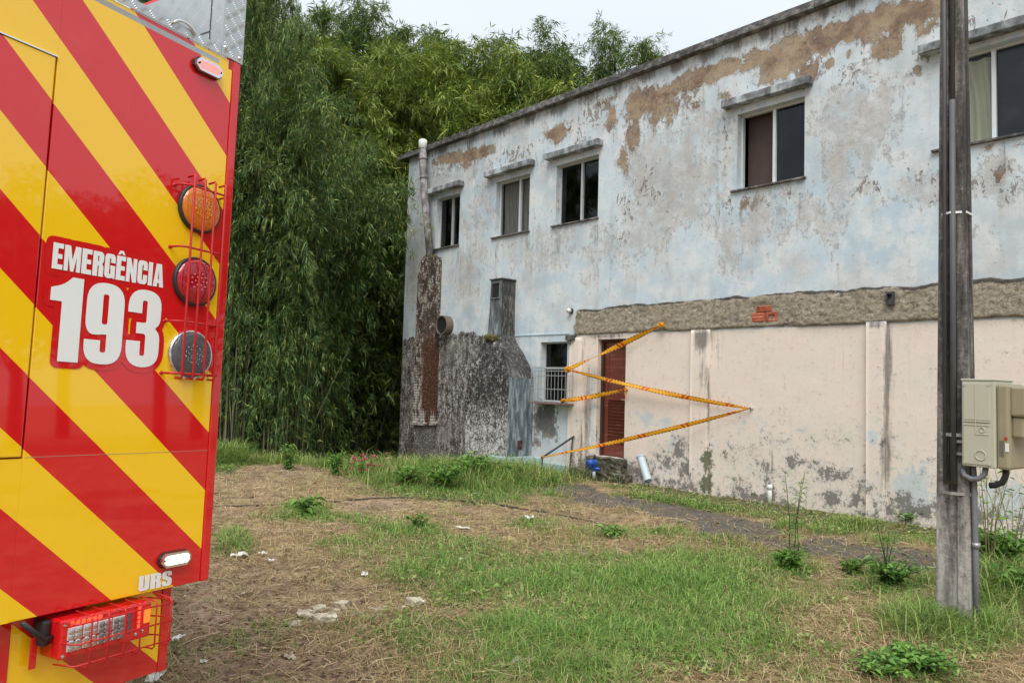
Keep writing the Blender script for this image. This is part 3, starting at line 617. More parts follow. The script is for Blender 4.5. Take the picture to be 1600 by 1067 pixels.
MB().span((a, y - .06, c0), (a + .05, y + .06, d0)).span((b - .04, y - .06, c0), (b, y + .06, d0)).span((a + .05, y - .061, d0 - .05), (b - .04, y + .06, d0)).build('door_frame', M_DOORD, D, bevel=.004)
mb = MB(); x0, x1 = a + .05, b - .04
mb.span((x0, y, c0 + .01), (x0 + .09, y + .035, d0 - .05)); mb.span((x1 - .09, y, c0 + .01), (x1, y + .035, d0 - .05))
for (z0, z1) in ((c0 + .01, .62), (1.43, 1.56), (2.38, 2.504)): mb.span((x0 + .09, y + .001, z0), (x1 - .09, y + .035, z1))
mb.build('door_leaf', M_DOOR, D, bevel=.004)
MB().span((x0 + .09, y + .015, 1.56), (x1 - .09, y + .03, 2.38)).build('door_panel', M_DOOR, D)
for i in range(13):
    z = .65 + i * .061; m = Matrix.Rotation(R_(28), 3, 'X')
    MB().box(((x0 + x1) / 2, y + .018, z), (x1 - x0 - .19, .012, .066), m).build('slat', M_DOOR, D)
MB().tube([(x1 - .045, y - .05, 1.45), (x1 - .045, y - .01, 1.45)], .02, 10).tube([(x1 - .045, y - .045, 1.45), (x1 - .13, y - .05, 1.45)], .009, 8).build('handle', M_ALU, D)
# stone doorstep, mossy and irregular
M_STEP = weathered('mossy_step_concrete', (.025, .026, .016), (.085, .08, .055), (.21, .19, .14), 8, bump=1.0)
def rough_block(name, mat, par, lo, hi, amp=.02, step=.05, seed=1):
    bm = bmesh.new(); bmesh.ops.create_cube(bm, size=1.0)
    n = max(2, min(9, int(max(hi[i] - lo[i] for i in range(3)) / step)))
    bmesh.ops.subdivide_edges(bm, edges=bm.edges[:], cuts=n, use_grid_fill=True)
    r = np.random.default_rng(seed)
    for q in bm.verts:
        p = [lo[i] + (q.co[i] + .5) * (hi[i] - lo[i]) for i in range(3)]
        q.co = Vector(p) + Vector([float(x) for x in r.normal(0, amp * .5, 3)])
    me = bpy.data.meshes.new(name); bm.to_mesh(me); bm.free()
    return link(name, me, mat, par)
rough_block('doorstep', M_STEP, B, (6.10, -.30, -.2), (7.40, .0, .15), .018, .1, 2)
rough_block('doorstep', M_STEP, B, (6.46, -.18, .12), (7.28, .05, .395), .016, .1, 3)
# dry moss and seedlings along the coping
N = 2600; s_ = rng.uniform(-.3, 9, N) ** 1.0; s_ = s_ * rng.uniform(.3, 1, N)
bx = np.stack([s_, rng.uniform(-.11, .08, N), np.full(N, ZTOP + .12)], 1)
dr = rng.normal(0, 1, (N, 3)); dr[:, 2] = np.abs(dr[:, 2]) * .8 + .1; dr /= np.linalg.norm(dr, axis=1)[:, None]
L = rng.uniform(.02, .09, N)[:, None] * (1.3 - s_ / 9)[:, None]; sd = np.cross(dr, [0, 0, 1.0]); sd /= np.linalg.norm(sd, axis=1)[:, None] + 1e-6
P4 = np.stack([bx, bx + dr * L * .5 + sd * L * .3, bx + dr * L, bx + dr * L * .5 - sd * L * .3], 1).reshape(-1, 3)
o = link('coping_moss', np_mesh('coping_moss', P4, np.arange(N * 4).reshape(-1, 4)), M_MOSSY, B); tag(o, kind='stuff')

# ------------------------------------------------------------------ fixtures on the facade
def bthing(name, label, cat, s, off, z, group=None):
    o = empty(name, Matrix.Translation(bl(s, off, z)) @ Matrix.Rotation(math.atan2(U.y, U.x), 4, 'Z')); return tag(o, label, cat, group)
def rebase(mb, s, off, z): mb.v = [(p[0] - s, p[1] + off, p[2] - z) for p in mb.v]; return mb      # building coords -> thing coords
def lumps(name, mat, par, pts, seed):
    mb = MB()
    r = np.random.default_rng(seed)
    for (x, y, z, q) in pts:
        bm = bmesh.new(); bmesh.ops.create_icosphere(bm, subdivisions=3, radius=q)
        vs = []
        for v_ in bm.verts: vs.append(Vector(v_.co) * (1 + float(r.normal(0, .10))) + Vector((x, y, z)))
        fs = [[l.index for l in f.verts] for f in bm.faces]; mb.add(vs, fs); bm.free()
    return mb.build(name, mat, par)
OV = bthing('outdoor_oven', 'sooty masonry oven with tapering hood and square flue built against the wall', 'oven', 4.16, 0, -.3)
def ring(a, b, off, z): return [(a, 0, z), (a, -off, z), (b, -off, z), (b, 0, z)]
def loft(rings):
    vs = [p for r in rings for p in r]; fs = []
    for i in range(len(rings) - 1):
        for k in range(3): fs.append((i * 4 + k, i * 4 + k + 1, i * 4 + 5 + k, i * 4 + 4 + k))
    return vs, fs
def ovp(name, rings, mat, sel=None, cap=False, bev=.012):
    vs, fs = loft(rings); fs = [f for i, f in enumerate(fs) if sel is None or i % 3 in sel]
    if cap: n = len(vs); fs.append((n - 4, n - 3, n - 2, n - 1))
    used = sorted({i for f in fs for i in f}); mp = {q: i for i, q in enumerate(used)}; vs = [vs[i] for i in used]; fs = [tuple(mp[i] for i in f) for f in fs]
    return rebase(MB().add(vs, fs), 4.16, 0, -.3).build(name, mat, OV)
t = NT('sooty_limewashed_stucco'); v = t.obj(); f = t.math('ADD', t.math('MULTIPLY', t.noise(v, 26, 7, .78), .62), t.math('MULTIPLY', t.noise(v, 9, 6, .72), .38)); g = t.noise(t.mapv(v, (1, 1, .5)), 3.0, 7, .7)
zz_ = t.n('SeparateXYZ', {0: v}).outputs[2]
lw = t.math('MULTIPLY', t.step(t.math('ADD', zz_, t.math('MULTIPLY', t.math('SUBTRACT', g, .5), 1.6)), 1.9, .9), .085); lw = t.math('SUBTRACT', lw, .025)
c = t.ramp(t.math('ADD', f, t.math('ADD', lw, t.math('MULTIPLY', t.math('SUBTRACT', g, .5), .22))), [(.43, (.014, .013, .013)), (.49, (.05, .048, .045)), (.54, (.20, .19, .18)), (.61, (.58, .57, .54))])
M_OVEN = t.done(t.bsdf(c, .95, 0, t.bump(f, .9, .01)))
ovp('oven_body', [ring(3.50, 4.82, .68, -.4), ring(3.50, 4.82, .68, 1.80)], M_OVEN, (0, 1))
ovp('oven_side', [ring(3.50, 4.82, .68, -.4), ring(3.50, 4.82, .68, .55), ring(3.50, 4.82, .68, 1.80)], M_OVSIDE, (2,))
hr = [ring(3.50, 4.82, .68, 1.80), ring(3.57, 4.70, .64, 2.05), ring(3.68, 4.50, .55, 2.32), ring(3.76, 4.28, .46, 2.55), ring(3.80, 4.21, .41, 2.68)]
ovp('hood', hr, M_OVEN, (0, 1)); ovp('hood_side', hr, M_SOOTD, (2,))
fl = [ring(3.79, 4.215, .40, 2.66), ring(3.82, 4.20, .385, 3.20), ring(3.835, 4.20, .38, 3.84)]
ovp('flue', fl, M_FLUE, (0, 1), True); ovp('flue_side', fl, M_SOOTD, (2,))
rebase(MB().span((3.80, -.40, 3.842), (4.225, .0, 3.875)), 4.16, 0, -.3).build('flue_cap', M_SOOTD, OV, bevel=.01)
mb = MB(); a, b, c, d, y = 3.90, 4.13, 3.47, 3.77, -.386
mb.add([(a, y - .006, c), (b, y - .006, c), (b, y - .006, d), (a, y - .006, d)], [(0, 1, 2, 3)]); rebase(mb, 4.16, 0, -.3).build('smoke_opening', M_BLACK, OV)  # flat black sheet on the closed flue, painted shade of an opening
mb = MB(); e = .025
for (p, q) in (((a - e, c - e), (a, d + e)), ((b, c - e), (b + e, d + e)), ((a, d), (b, d + e)), ((a, c - e), (b, c))): mb.span((p[0], y - .022, p[1]), (q[0], y + .02, q[1]))
rebase(mb, 4.16, 0, -.3).build('opening_rim', M_FLUE, OV, bevel=.003)
lumps('moss_cap', M_MOSSY, OV, [(3.80 - 4.16 + .05 * i, -.44 + .02 * math.sin(i * 2), 2.62 + .3 + .02 * math.cos(i * 3), .05 + .012 * (i % 3)) for i in range(8)], 4)
lumps('hood_rubble', M_FLUE, OV, [(.14, -.5, 2.35, .05), (.19, -.52, 2.28, .04), (.10, -.47, 2.46, .045), (.24, -.53, 2.22, .035), (.2, -.48, 2.37, .04)], 5)
for i, (z0, z1, ex) in enumerate(((.12, .24, .05), (-.02, .118, .10), (-.5, -.022, .16))):
    rebase(MB().span((4.36 - ex * .5, -.70 - ex, z0), (4.80 + ex * .6, 0, z1)), 4.16, 0, -.3).build('base_step', M_BLUEP, OV, bevel=.012)
rebase(MB().span((4.818, -.40, .38), (4.832, -.28, .56)), 4.16, 0, -.3).build('ash_hole', M_RUST, OV)
CH = bthing('chimney_stack', 'tall mossy brick chimney stack near the building corner', 'chimney', 1.36, 0, -.6)
rebase(MB().add(*loft([ring(1.16, 1.56, .42, .72), ring(1.165, 1.555, .42, 4.35), ring(1.22, 1.55, .38, 4.58), ring(1.26, 1.52, .34, 4.64)])), 1.36, 0, -.6).build('stack', M_STACK, CH)
o = rebase(MB().add([(1.561, .0, .80), (1.561, -.41, .80), (1.561, -.41, 2.6), (1.561, 0, 2.6)] + [(1.566, -.2 , .78)], [(0, 1, 2, 3)]), 1.36, 0, -.6)
rough_block('stack_foot', M_SOOT, CH, (1.17 - 1.36, -.36, -.2), (1.53 - 1.36, .0, .72 + .6), .008, .2, 10)
rebase(MB().span((1.13, -.46, .66), (1.59, 0, .72)), 1.36, 0, -.6).build('stack_ledge', M_STACK, CH, bevel=.01)
lumps('moss_top', M_MOSSY, CH, [(-.08 + .06 * (i % 4), -.1 - .08 * (i // 4), 5.22, .05 + .01 * (i % 3)) for i in range(12)], 8)
FP = bthing('flue_pipe', 'leaning grey flue pipe with white top collar above the chimney stack', 'pipe', 1.36, .22, 4.60)
def rel_(s, off, z): return (s - 1.36, -(off - .22), z - 4.60)
MB().tube([rel_(1.38, .22, 4.60), rel_(1.22, .22, 5.4), rel_(1.02, .22, 6.30), rel_(.93, .22, 6.98), rel_(.90, .22, 7.38)], .088, 14).build('pipe', M_ASB, FP, True)
for q in ((.985, 6.62), (.925, 7.1)): MB().tube([rel_(q[0] + .01, .22, q[1] - .03), rel_(q[0] - .004, .22, q[1] + .03)], .098, 14).build('joint_collar', M_ASB, FP, True)
MB().lathe([(.092, 0), (.104, .01), (.104, .2), (.088, .22), (.0, .222)], 16, Matrix.Translation(rel_(.90, .22, 7.36))).build('top_collar', M_PVC, FP, True)
vs_, vz_ = sz(689, 508, .20)
VP = bthing('vent_pipe', 'round clay vent pipe end sticking out of the blue wall', 'vent', vs_, 0, vz_)
mrot = Matrix.Rotation(R_(90), 4, 'X')
MB().lathe([(.20, -.02), (.20, .20), (.228, .20), (.228, -.02)], 28, mrot).build('pipe_rim', M_TERRA, VP, True)
MB().lathe([(.0, .165), (.205, .165)], 28, mrot).build('pipe_mouth', M_BLACK, VP)  # black disc: the shade inside the pipe put in as colour
LM = bthing('wall_lamp', 'small round wall lamp above the pink corner', 'lamp', 5.83, .02, 3.124)
MB().lathe([(.0, .10), (.035, .09), (.05, .06), (.045, .03), (.03, .012), (.03, -.02)], 16, mrot).build('lamp_globe', M_ALUW, LM, True)
MB().lathe([(.0, .012), (.055, .012), (.055, -.03)], 16, mrot).build('lamp_base', M_BLACK, LM)
BK = bthing('wall_bracket', 'small dark metal bracket in the broken mortar band', 'bracket', 11.76, .03, 2.97)
MB().span((-.05, -.06, -.09), (-.03, .03, .09)).span((.03, -.06, -.09), (.05, .03, .09)).span((-.03, -.059, .06), (.03, .03, .085)).span((-.03, -.059, -.085), (.03, .03, -.06)).build('bracket_frame', M_IRON, BK)
MB().span((-.03, -.01, -.06), (.03, .0, .06)).build('bracket_plate', M_SILL, BK)
mb = MB()
p0 = wallp(1001, 714, .10) ; p1 = wallp(1013, 752, .22)
o = empty('drain_pipe', Matrix.Translation(p1)); tag(o, 'pale blue-grey plastic pipe leaning against the pink wall beside the door', 'pipe')
dl = p0 - p1
MB().tube([(0, 0, 0.01), dl], .068, 16, False).build('pipe', M_PVCG, o, True)
MB().tube([dl * .97, dl * 1.03], .078, 16).build('pipe_collar', M_PVCG, o, True)
MB().lathe([(0, 0), (.06, 0)], 16, Matrix.Translation((0, 0, .02))).build('pipe_mouth', M_PVC, o)
o = bthing('pipe_stub', 'short white pipe stub standing at the foot of the pink wall', 'pipe', sz(1206, 775)[0], .06, -.02)
MB().tube([(0, 0, 0), (0, 0, .30)], .032, 12).build('pipe', M_PVC, o, True)
MB().tube([(0, 0, .24), (0, 0, .31)], .037, 12).build('stub_collar', M_PVC, o, True)
# handrail
p0 = gp(843, 744); p1 = wallp(889, 736, .12)
o = empty('handrail', Matrix.Translation(p0)); tag(o, 'thin dark iron handrail sloping up beside the doorstep', 'handrail')
a0 = Vector((0, 0, 0)); a1 = p1 - p0
def top_of(px, py, base):
    d = ray(px, py); tt_ = (Vector((base.x, base.y, 0)).length) / Vector((d.x, d.y, 0)).length; return CAM + d * tt_
T0 = top_of(848, 714, p0) - p0; T1 = top_of(895, 683, p1) - p0
MB().tube([a0 - Vector((0, 0, .1)), T0], .016, 8).build('post', M_IRON, o, True); MB().tube([a1 - Vector((0, 0, .1)), T1], .016, 8).build('post', M_IRON, o, True)
dv = (T1 - T0).normalized() * .03
MB().tube([T0 - dv, T1 + dv], .021, 8).build('rail', M_IRON, o, True)
RAIL_TOP = p0 + T0
# water meter
M_BLUEV = flat('blue_plastic', (.02, .09, .42), .4, var=.3)
p0 = wallp(928, 743, .42)
o = empty('water_meter', Matrix.Translation(p0) @ Matrix.Rotation(R_(-48), 4, 'Z')); tag(o, 'bright blue water meter on a riser pipe in front of the doorstep', 'water meter')
MB().tube([(0, 0, -.05), (0, 0, .10)], .03, 10).build('riser_pipe', M_PVCG, o, True)
MB().lathe([(.03, .08), (.045, .10), (.045, .17), (.068, .185), (.070, .25), (.055, .275), (.03, .28), (.0, .285)], 18).build('meter_body', M_BLUEV, o, True)
MB().lathe([(.0, .095), (.06, .095), (.062, .05), (.062, -.02)], 16, Matrix.Translation((0, -.05, .23)) @ mrot).build('dial_cover', M_BLUEV, o, True)
MB().tube([(-.13, 0, .13), (.13, 0, .13)], .024, 10).build('inlet', M_BLUEV, o, True)
MB().tube([(0, 0, .30), (.01, 0, .37)], .022, 10).build('valve', M_IRON, o, True)

# ------------------------------------------------------------------ barrier tape
t = NT('printed_barrier_tape')
tu, tv = t.attr('tu'), t.attr('tv')
def frac(x): return t.math('FRACT', x)
edge_ = t.math('ADD', t.step(tv, .20, .17), t.step(tv, .80, .83))
dash = t.step(frac(t.math('ADD', t.math('MULTIPLY', tu, 15.0), t.math('MULTIPLY', tv, .5))), .46, .5)
diag = frac(t.math('ADD', t.math('MULTIPLY', tu, 1.25), t.math('MULTIPLY', tv, -.06)))
bars = t.math('ADD', t.math('MULTIPLY', t.step(diag, .0, .005), t.step(diag, .055, .05)), t.math('MULTIPLY', t.step(diag, .105, .11), t.step(diag, .165, .16)))
txt = t.math('MULTIPLY', t.math('MULTIPLY', t.step(tv, .36, .38), t.step(tv, .64, .62)), t.step(t.noise(t.n('CombineXYZ', {0: t.math('MULTIPLY', tu, 50.0), 1: t.math('MULTIPLY', tv, 6.0)}).outputs[0], 1.0, 2), .52, .56))
c = t.mix(t.noise(t.obj(), 6, 3), (.78, .33, .012), (.86, .43, .03))
c = t.mix(t.math('MULTIPLY', txt, .35), c, (.45, .15, .01))
c = t.mix(t.math('MULTIPLY', edge_, dash), c, (.06, .035, .02)); c = t.mix(bars, c, (.52, .06, .012))
tp = t.bsdf(c, .35); tl = t.n('BsdfTranslucent', {0: c}).outputs[0]
M_TAPE = t.done(t.n('MixShader', {0: .3, 1: tp, 2: tl}).outputs[0])
def tape_run(par, org, P, Q, w=.075, sag=.02, p0=.25, p1=.25, tw=.35, u0=0.0, seed=0):
    n = 90; P = Vector(P); Q = Vector(Q); d = Q - P; L = d.length; dn = d.normalized()
    up = (Vector((0, 0, 1)) - dn * dn.z).normalized(); out = NV
    vs = []; fs = []; tu_ = []; tv_ = []
    for i in range(n + 1):
        k = i / n; c = P + d * k + Vector((0, 0, -sag * 4 * k * (1 - k)))
        ww = w * (1 - .78 * math.exp(-k / p0 * 2.2) - .78 * math.exp(-(1 - k) / p1 * 2.2)); ww = max(ww, w * .16)
        ang = tw * math.sin(k * 5 + seed) + .25 * math.sin(k * 13 + seed * 2)
        wv = up * math.cos(ang) + out * math.sin(ang)
        for j in range(4):
            q = j / 3 - .5; vs.append(c + wv * ww * q + out * (.007 * math.cos(q * 3.1) * (1 + math.sin(k * 40))) - org); tu_.append(u0 + L * k); tv_.append(j / 3)
    for i in range(n):
        for j in range(3): a = i * 4 + j; fs.append((a, a + 1, a + 5, a + 4))
    me = bpy.data.meshes.new('tape_run'); me.from_pydata(vs, [], fs); me.polygons.foreach_set('use_smooth', [True] * len(fs)); setattr_f(me, 'tu', tu_); setattr_f(me, 'tv', tv_)
    return link('tape_run', me, M_TAPE, par)
def knot(par, p, org, r, seed):
    mb = MB(); r_ = random.Random(seed)
    for i in range(4):
        a = Vector([r_.uniform(-1, 1) for _ in range(3)]).normalized(); b = Vector([r_.uniform(-1, 1) for _ in range(3)]).normalized(); c = p - org
        mb.tube([c + (a * math.cos(q) + b * math.sin(q)) * r for q in np.linspace(0, 5.5, 9)], r * .35, 5)
    o = link('knot', mb.mesh('knot'), M_TAPE, par); setattr_f(o.data, 'tu', [0.5] * len(o.data.vertices)); setattr_f(o.data, 'tv', [.5] * len(o.data.vertices)); return o
A_ = wallp(1033, 508, .10); Bq = wallp(887, 577, .27); Cq = wallp(1171, 638, .07)
tape = empty('barrier_tape', Matrix.Translation(A_)); tag(tape, 'long orange barrier tape zigzagging from the broken band past the window to the handrail', 'barrier tape')
tape_run(tape, A_, A_, Bq, .10, .01, .3, .1, .9, 0, 1); tape_run(tape, A_, Bq, Cq, .080, .045, .3, .25, .45, 2.3, 2.6); tape_run(tape, A_, Cq, RAIL_TOP, .080, .035, .3, .5, .45, 5.4, .4)
knot(tape, A_, A_, .045, 1); knot(tape, Bq, A_, .05, 2); knot(tape, RAIL_TOP, A_, .025, 3)
MB().lathe([(.028, 0), (.03, .012), (.02, .016), (.018, .05)], 12, Matrix.Translation(Cq - A_ + NV * -.07) @ Matrix.Rotation(math.atan2(U.y, U.x), 4, 'Z') @ mrot).build('wall_bolt', M_ALU, tape)
P_ = wallp(978, 608, .02); Q_ = wallp(880, 626, .27)
tape2 = empty('barrier_tape', Matrix.Translation(P_)); tag(tape2, 'short orange barrier tape tied from the door to the bottom of the window guard', 'barrier tape')
tape_run(tape2, P_, P_, Q_, .10, .02, .5, .2, .3, 0, 1.2); knot(tape2, P_, P_, .03, 5); knot(tape2, Q_, P_, .045, 6)
MB().tube([(0, 0, 0), Vector((.0, 0, -.08)) + NV * .03, Vector((.02, 0, -.2)) + NV * .02], .008, 5).build('loose_end', flat('tape_orange', (.75, .3, .02), .5), tape2)

# ------------------------------------------------------------------ emergency truck
HT = Vector((.48462569, .8740967, -.033059)); UT = Vector((-.00161883, .03868992, .99924995)); NTR = Vector((.87472014, -.48420869, .02016514)); A0 = Vector((-1.13079912, 2.89254834, 1.91428702))
BZ = 1.90
def tmat():
    o = A0 - UT * BZ; y = -NTR
    return Matrix(((HT.x, y.x, UT.x, o.x), (HT.y, y.y, UT.y, o.y), (HT.z, y.z, UT.z, o.z), (0, 0, 0, 1)))
T_ = empty('emergency_truck', tmat()); tag(T_, 'red and yellow chevron striped rear of an emergency truck numbered 193', 'truck')
RED, YEL = (.66, .006, .008), (.96, .585, .005)
def paint(name, stripes, phase=0.0):
    t = NT(name); v = t.obj(); n1 = t.noise(v, 1.7, 4); n2 = t.noise(v, 260, 2)
    if stripes:
        x = t.n('SeparateXYZ', {0: v}).outputs
        cc = t.math('ADD', x[2], t.math('MULTIPLY', x[0], .913)); k = t.math('DIVIDE', t.math('SUBTRACT', cc, .83 + BZ + phase), .434)
        m = t.step(t.math('ABSOLUTE', t.math('SUBTRACT', t.math('FRACT', k), .25)), .2485, .2515)     # 1 where yellow ( first half is yellow )
        f = t.math('FRACT', k); m = t.math('MULTIPLY', t.step(f, 0, .004), t.step(f, .504, .5))
        c = t.mix(m, RED, YEL)
    else: c = t.mix(n1, tuple(q * .94 for q in RED), RED)
    c = t.mix(t.math('MULTIPLY', t.step(t.noise(v, 3.5, 8, .75), .50, .8), .08), c, (.40, .28, .18))
    c = t.mix(t.math('MULTIPLY', t.step(t.noise(t.mapv(v, (60, 60, 3)), 1.0, 5, .7), .62, .75), .10), c, (.55, .45, .38))
    return t.done(t.bsdf(c, .55, 0, t.bump(n2, .03, .0005), Specular_IOR_Level=.12, Coat_Weight=.9, Coat_Roughness=.03, Coat_IOR=1.75))
M_STR = paint('chevron_paint', True); M_STRL = paint('chevron_paint_lower', True, -.06); M_REDP = paint('red_truck_paint', False)
M_TREAD = flat('tread_plate_aluminium', (.52, .54, .54), .38, .75, .1)
M_CHROME = flat('chrome', (.75, .76, .77), .12, 1.0, .03)
M_TYRE = flat('tyre_rubber', (.025, .025, .025), .85)
M_REDW = flat('red_wire_paint', (.50, .012, .016), .4, var=.2)
M_WHITEV = flat('white_reflective_vinyl', (.80, .83, .82), .4, var=.03)
def lens(name, col, clear=.25):
    t = NT(name)
    g = t.bsdf(col, .12, 0, Coat_Weight=.8)
    return t.done(t.n('MixShader', {0: clear, 1: g, 2: t.n('BsdfTransparent', {0: (*[min(1, .25 + q) for q in col], 1)}).outputs[0]}).outputs[0])
M_AMB = lens('amber_lens', (.80, .24, .01)); M_RLENS = lens('red_lens', (.48, .008, .02), .2); M_CLENS = lens('clear_lens', (.30, .31, .33), .72)
M_LEDD = flat('led_reflector', (.28, .28, .29), .2, .7, .3); M_AMBD = flat('amber_led_reflector', (.95, .45, .05), .25, .2, .2)
E_RED = emit('lit_red_led', (1, .05, .02), 1.8); E_ORG = emit('lit_orange_led', (1, .13, .02), 1.2); E_WHT = emit('lit_white_led', (1, .97, .94), 1.35); E_PINK = emit('lit_pink_led', (1, .30, .27), .75)
def tz(b): return b + BZ
# main rear panel: bordered by the corner trims; deep enough to show its edge
MB().span((-.703, .0, tz(-.990)), (-.036, .03, tz(1.036))).build('rear_panel', M_STR, T_, bevel=.0025)
MB().span((-.034, -.004, tz(-.992)), (.002, .05, tz(1.044))).build('corner_trim', M_REDP, T_, bevel=.004)
# rear door at the left of the panel
MB().span((-2.38, .0, tz(.760)), (-.7032, .03, tz(1.036))).build('rear_panel', M_STR, T_); MB().span((-2.38, .0, tz(-.990)), (-.7032, .03, tz(-.508))).build('rear_panel', M_STR, T_)
DR = MB().span((-1.70, -.003, tz(-.503)), (-.709, .03, tz(.755))).build('rear_door', M_STR, T_, bevel=.004)
MB().span((-1.70, -.006, tz(.7555)), (-.705, .01, tz(.7595))).build('door_edge', M_CHROME, T_)
MB().span((-2.38, .0, tz(-.507)), (-1.703, .029, tz(.7595))).build('rear_panel', M_STR, T_)
MB().span((-.700, -.0006, tz(-.5052)), (-.038, .001, tz(-.5036))).build('panel_seam', M_CHROME, T_)

MB().span((-2.4, .032, tz(-.985)), (-.004, 5.2, tz(1.0))).build('body', M_REDP, T_, bevel=.02)
MB().span((-2.4, 5.3, .62), (-.004, 7.3, 2.75)).build('cab', M_REDP, T_, bevel=.12, segs=4)
for (x, y) in ((-.16, 1.35), (-2.24, 1.35), (-.16, 6.2), (-2.24, 6.2)):
    wm = Matrix.Translation((x, y, .5)) @ Matrix.Rotation(R_(90), 4, 'Y')
    wh = MB().lathe([(.28, -.14), (.44, -.15), (.5, -.10), (.5, .10), (.44, .15), (.28, .14)], 32, wm).build('wheel', M_TYRE, T_, True)
    MB().lathe([(.0, -.08), (.16, -.08), (.24, -.03), (.285, -.12), (.285, .12), (.0, .10)], 24, wm).build('rim', M_CHROME, wh, True)
MB().span((-2.1, .3, .5), (-.3, 7.0, .70)).build('chassis', M_BLACK, T_)
# tread plate: top strip, corner post, inner side plate of the roof recess
def tread_plate(name, org, ax, ay, w, h, off, th=.0022, step=.026, ln=.018, wd=.0022, groups=4, scale=1.0):
    """raised bars in alternating groups on the plate ax*[0,w] + ay*[0,h]"""
    ax, ay, off, org = Vector(ax), Vector(ay), Vector(off), Vector(org); mb = MB()
    q = [org, org + ax * w, org + ax * w + ay * h, org + ay * h]
    mb.add([p + off * .0 for p in q] + [p - off * .004 for p in q], [(0, 1, 2, 3), (7, 6, 5, 4), (0, 4, 5, 1), (1, 5, 6, 2), (2, 6, 7, 3), (3, 7, 4, 0)])
    nx_, ny_ = int(w / step), int(h / step)
    for i in range(nx_ + 1):
        for j in range(ny_ + 1):
            c = ax * ((i + .5) * step) + ay * ((j + .5) * step); s_ = 1 if (i + j) % 2 else -1
            d = (ax * s_ + ay).normalized(); e = (ax - ay * s_).normalized()
            for g in range(groups):
                o_ = c + e * ((g - (groups - 1) / 2) * step * .22)
                p1, p2 = o_ - d * ln * .5, o_ + d * ln * .5
                if min(p1.dot(ax), p2.dot(ax)) < .001 or max(p1.dot(ax), p2.dot(ax)) > w - .001 or min(p1.dot(ay), p2.dot(ay)) < .001 or max(p1.dot(ay), p2.dot(ay)) > h - .001: continue
                w_ = e * wd; m = (p1 + p2) / 2
                mb.add([org + p1, org + m - w_ + off * .0002, org + p2, org + m + w_ + off * .0002, org + m + off * th], [(0, 1, 4), (1, 2, 4), (2, 3, 4), (3, 0, 4)])
    return mb.build(name, M_TREAD, T_)
tread_plate('tread_strip', (-2.38, -.005, tz(1.038)), (1, 0, 0), (0, 0, 1), 2.28, .036, (0, -1, 0), step=.0345)
tread_plate('corner_post', (-.098, -.007, tz(1.042)), (1, 0, 0), (0, 0, 1), .104, .62, (0, -1, 0), step=.0345, ln=.024)
tread_plate('recess_side_plate', (-.058, 1.2, tz(1.0)), (0, -1, 0), (0, 0, 1), 1.19, .405, (-1, 0, 0), th=.0012, step=.05, ln=.03, wd=.002, groups=3)
MB().span((-.0605, .1195, tz(1.02)), (-.058, .1225, tz(1.40))).span((-.0605, .12, tz(1.181)), (-.058, .9, tz(1.184))).build('plate_seam', M_BLACK, T_)
MB().span((-.056, .0, tz(1.0)), (-.004, 5.0, tz(1.42))).build('roof_side', M_REDP, T_)
MB().span((-2.36, 1.8, tz(1.0)), (-.07, 1.9, tz(1.62))).build('recess_bulkhead', M_BLACK, T_)
MB().span((-2.38, .0, tz(1.0)), (-.1, 1.8, tz(1.02))).build('roof_deck', M_TREAD, T_)
for i in range(3): MB().tube([(-1.6, .9 + .16 * i, tz(1.50)), (-.07, .9 + .16 * i, tz(1.50))], .07, 12).build('suction_hose', M_BLACK, T_, True)
for (x, z) in ((-.082, 1.075), (-.012, 1.06), (-.082, 1.35), (-.012, 1.35)): MB().lathe([(0, .006), (.006, .005), (.008, 0)], 10, Matrix.Translation((x, -.007, tz(z))) @ mrot).build('rivet', M_CHROME, T_, True)
MB().tube([(-.315 + .045 - .045 * math.cos(q), -.012, tz(1.058) + .026 * math.sin(q)) for q in np.linspace(0, math.pi, 9)], .0045, 8).build('lashing_ring', M_CHROME, T_, True)

# lettering
def arc_poly(pts, seg=7):
    out = []; n = len(pts)
    for i in range(n):
        p = Vector(pts[i][:2]); r = pts[i][2] if len(pts[i]) > 2 else 0
        if r <= 0: out.append(p); continue
        a = Vector(pts[i - 1][:2]); b = Vector(pts[(i + 1) % n][:2]); da = (a - p); db = (b - p)
        ra = min(r, da.length * .5 - 1e-4 if len(pts[i - 1]) > 2 else da.length * .98); rb = min(r, db.length * .5 - 1e-4 if len(pts[(i + 1) % n]) > 2 else db.length * .98)
        A = p + da.normalized() * ra; Bp = p + db.normalized() * rb
        for k in range(seg + 1):
            f = k / seg; out.append(A * (1 - f) ** 2 * 1 + p * 2 * f * (1 - f) + Bp * f ** 2)
    return out
Epts = [(0, 0), (.5, 0), (.5, .19), (.25, .19), (.25, .41), (.46, .41), (.46, .59), (.25, .59), (.25, .81), (.5, .81), (.5, 1), (0, 1)]
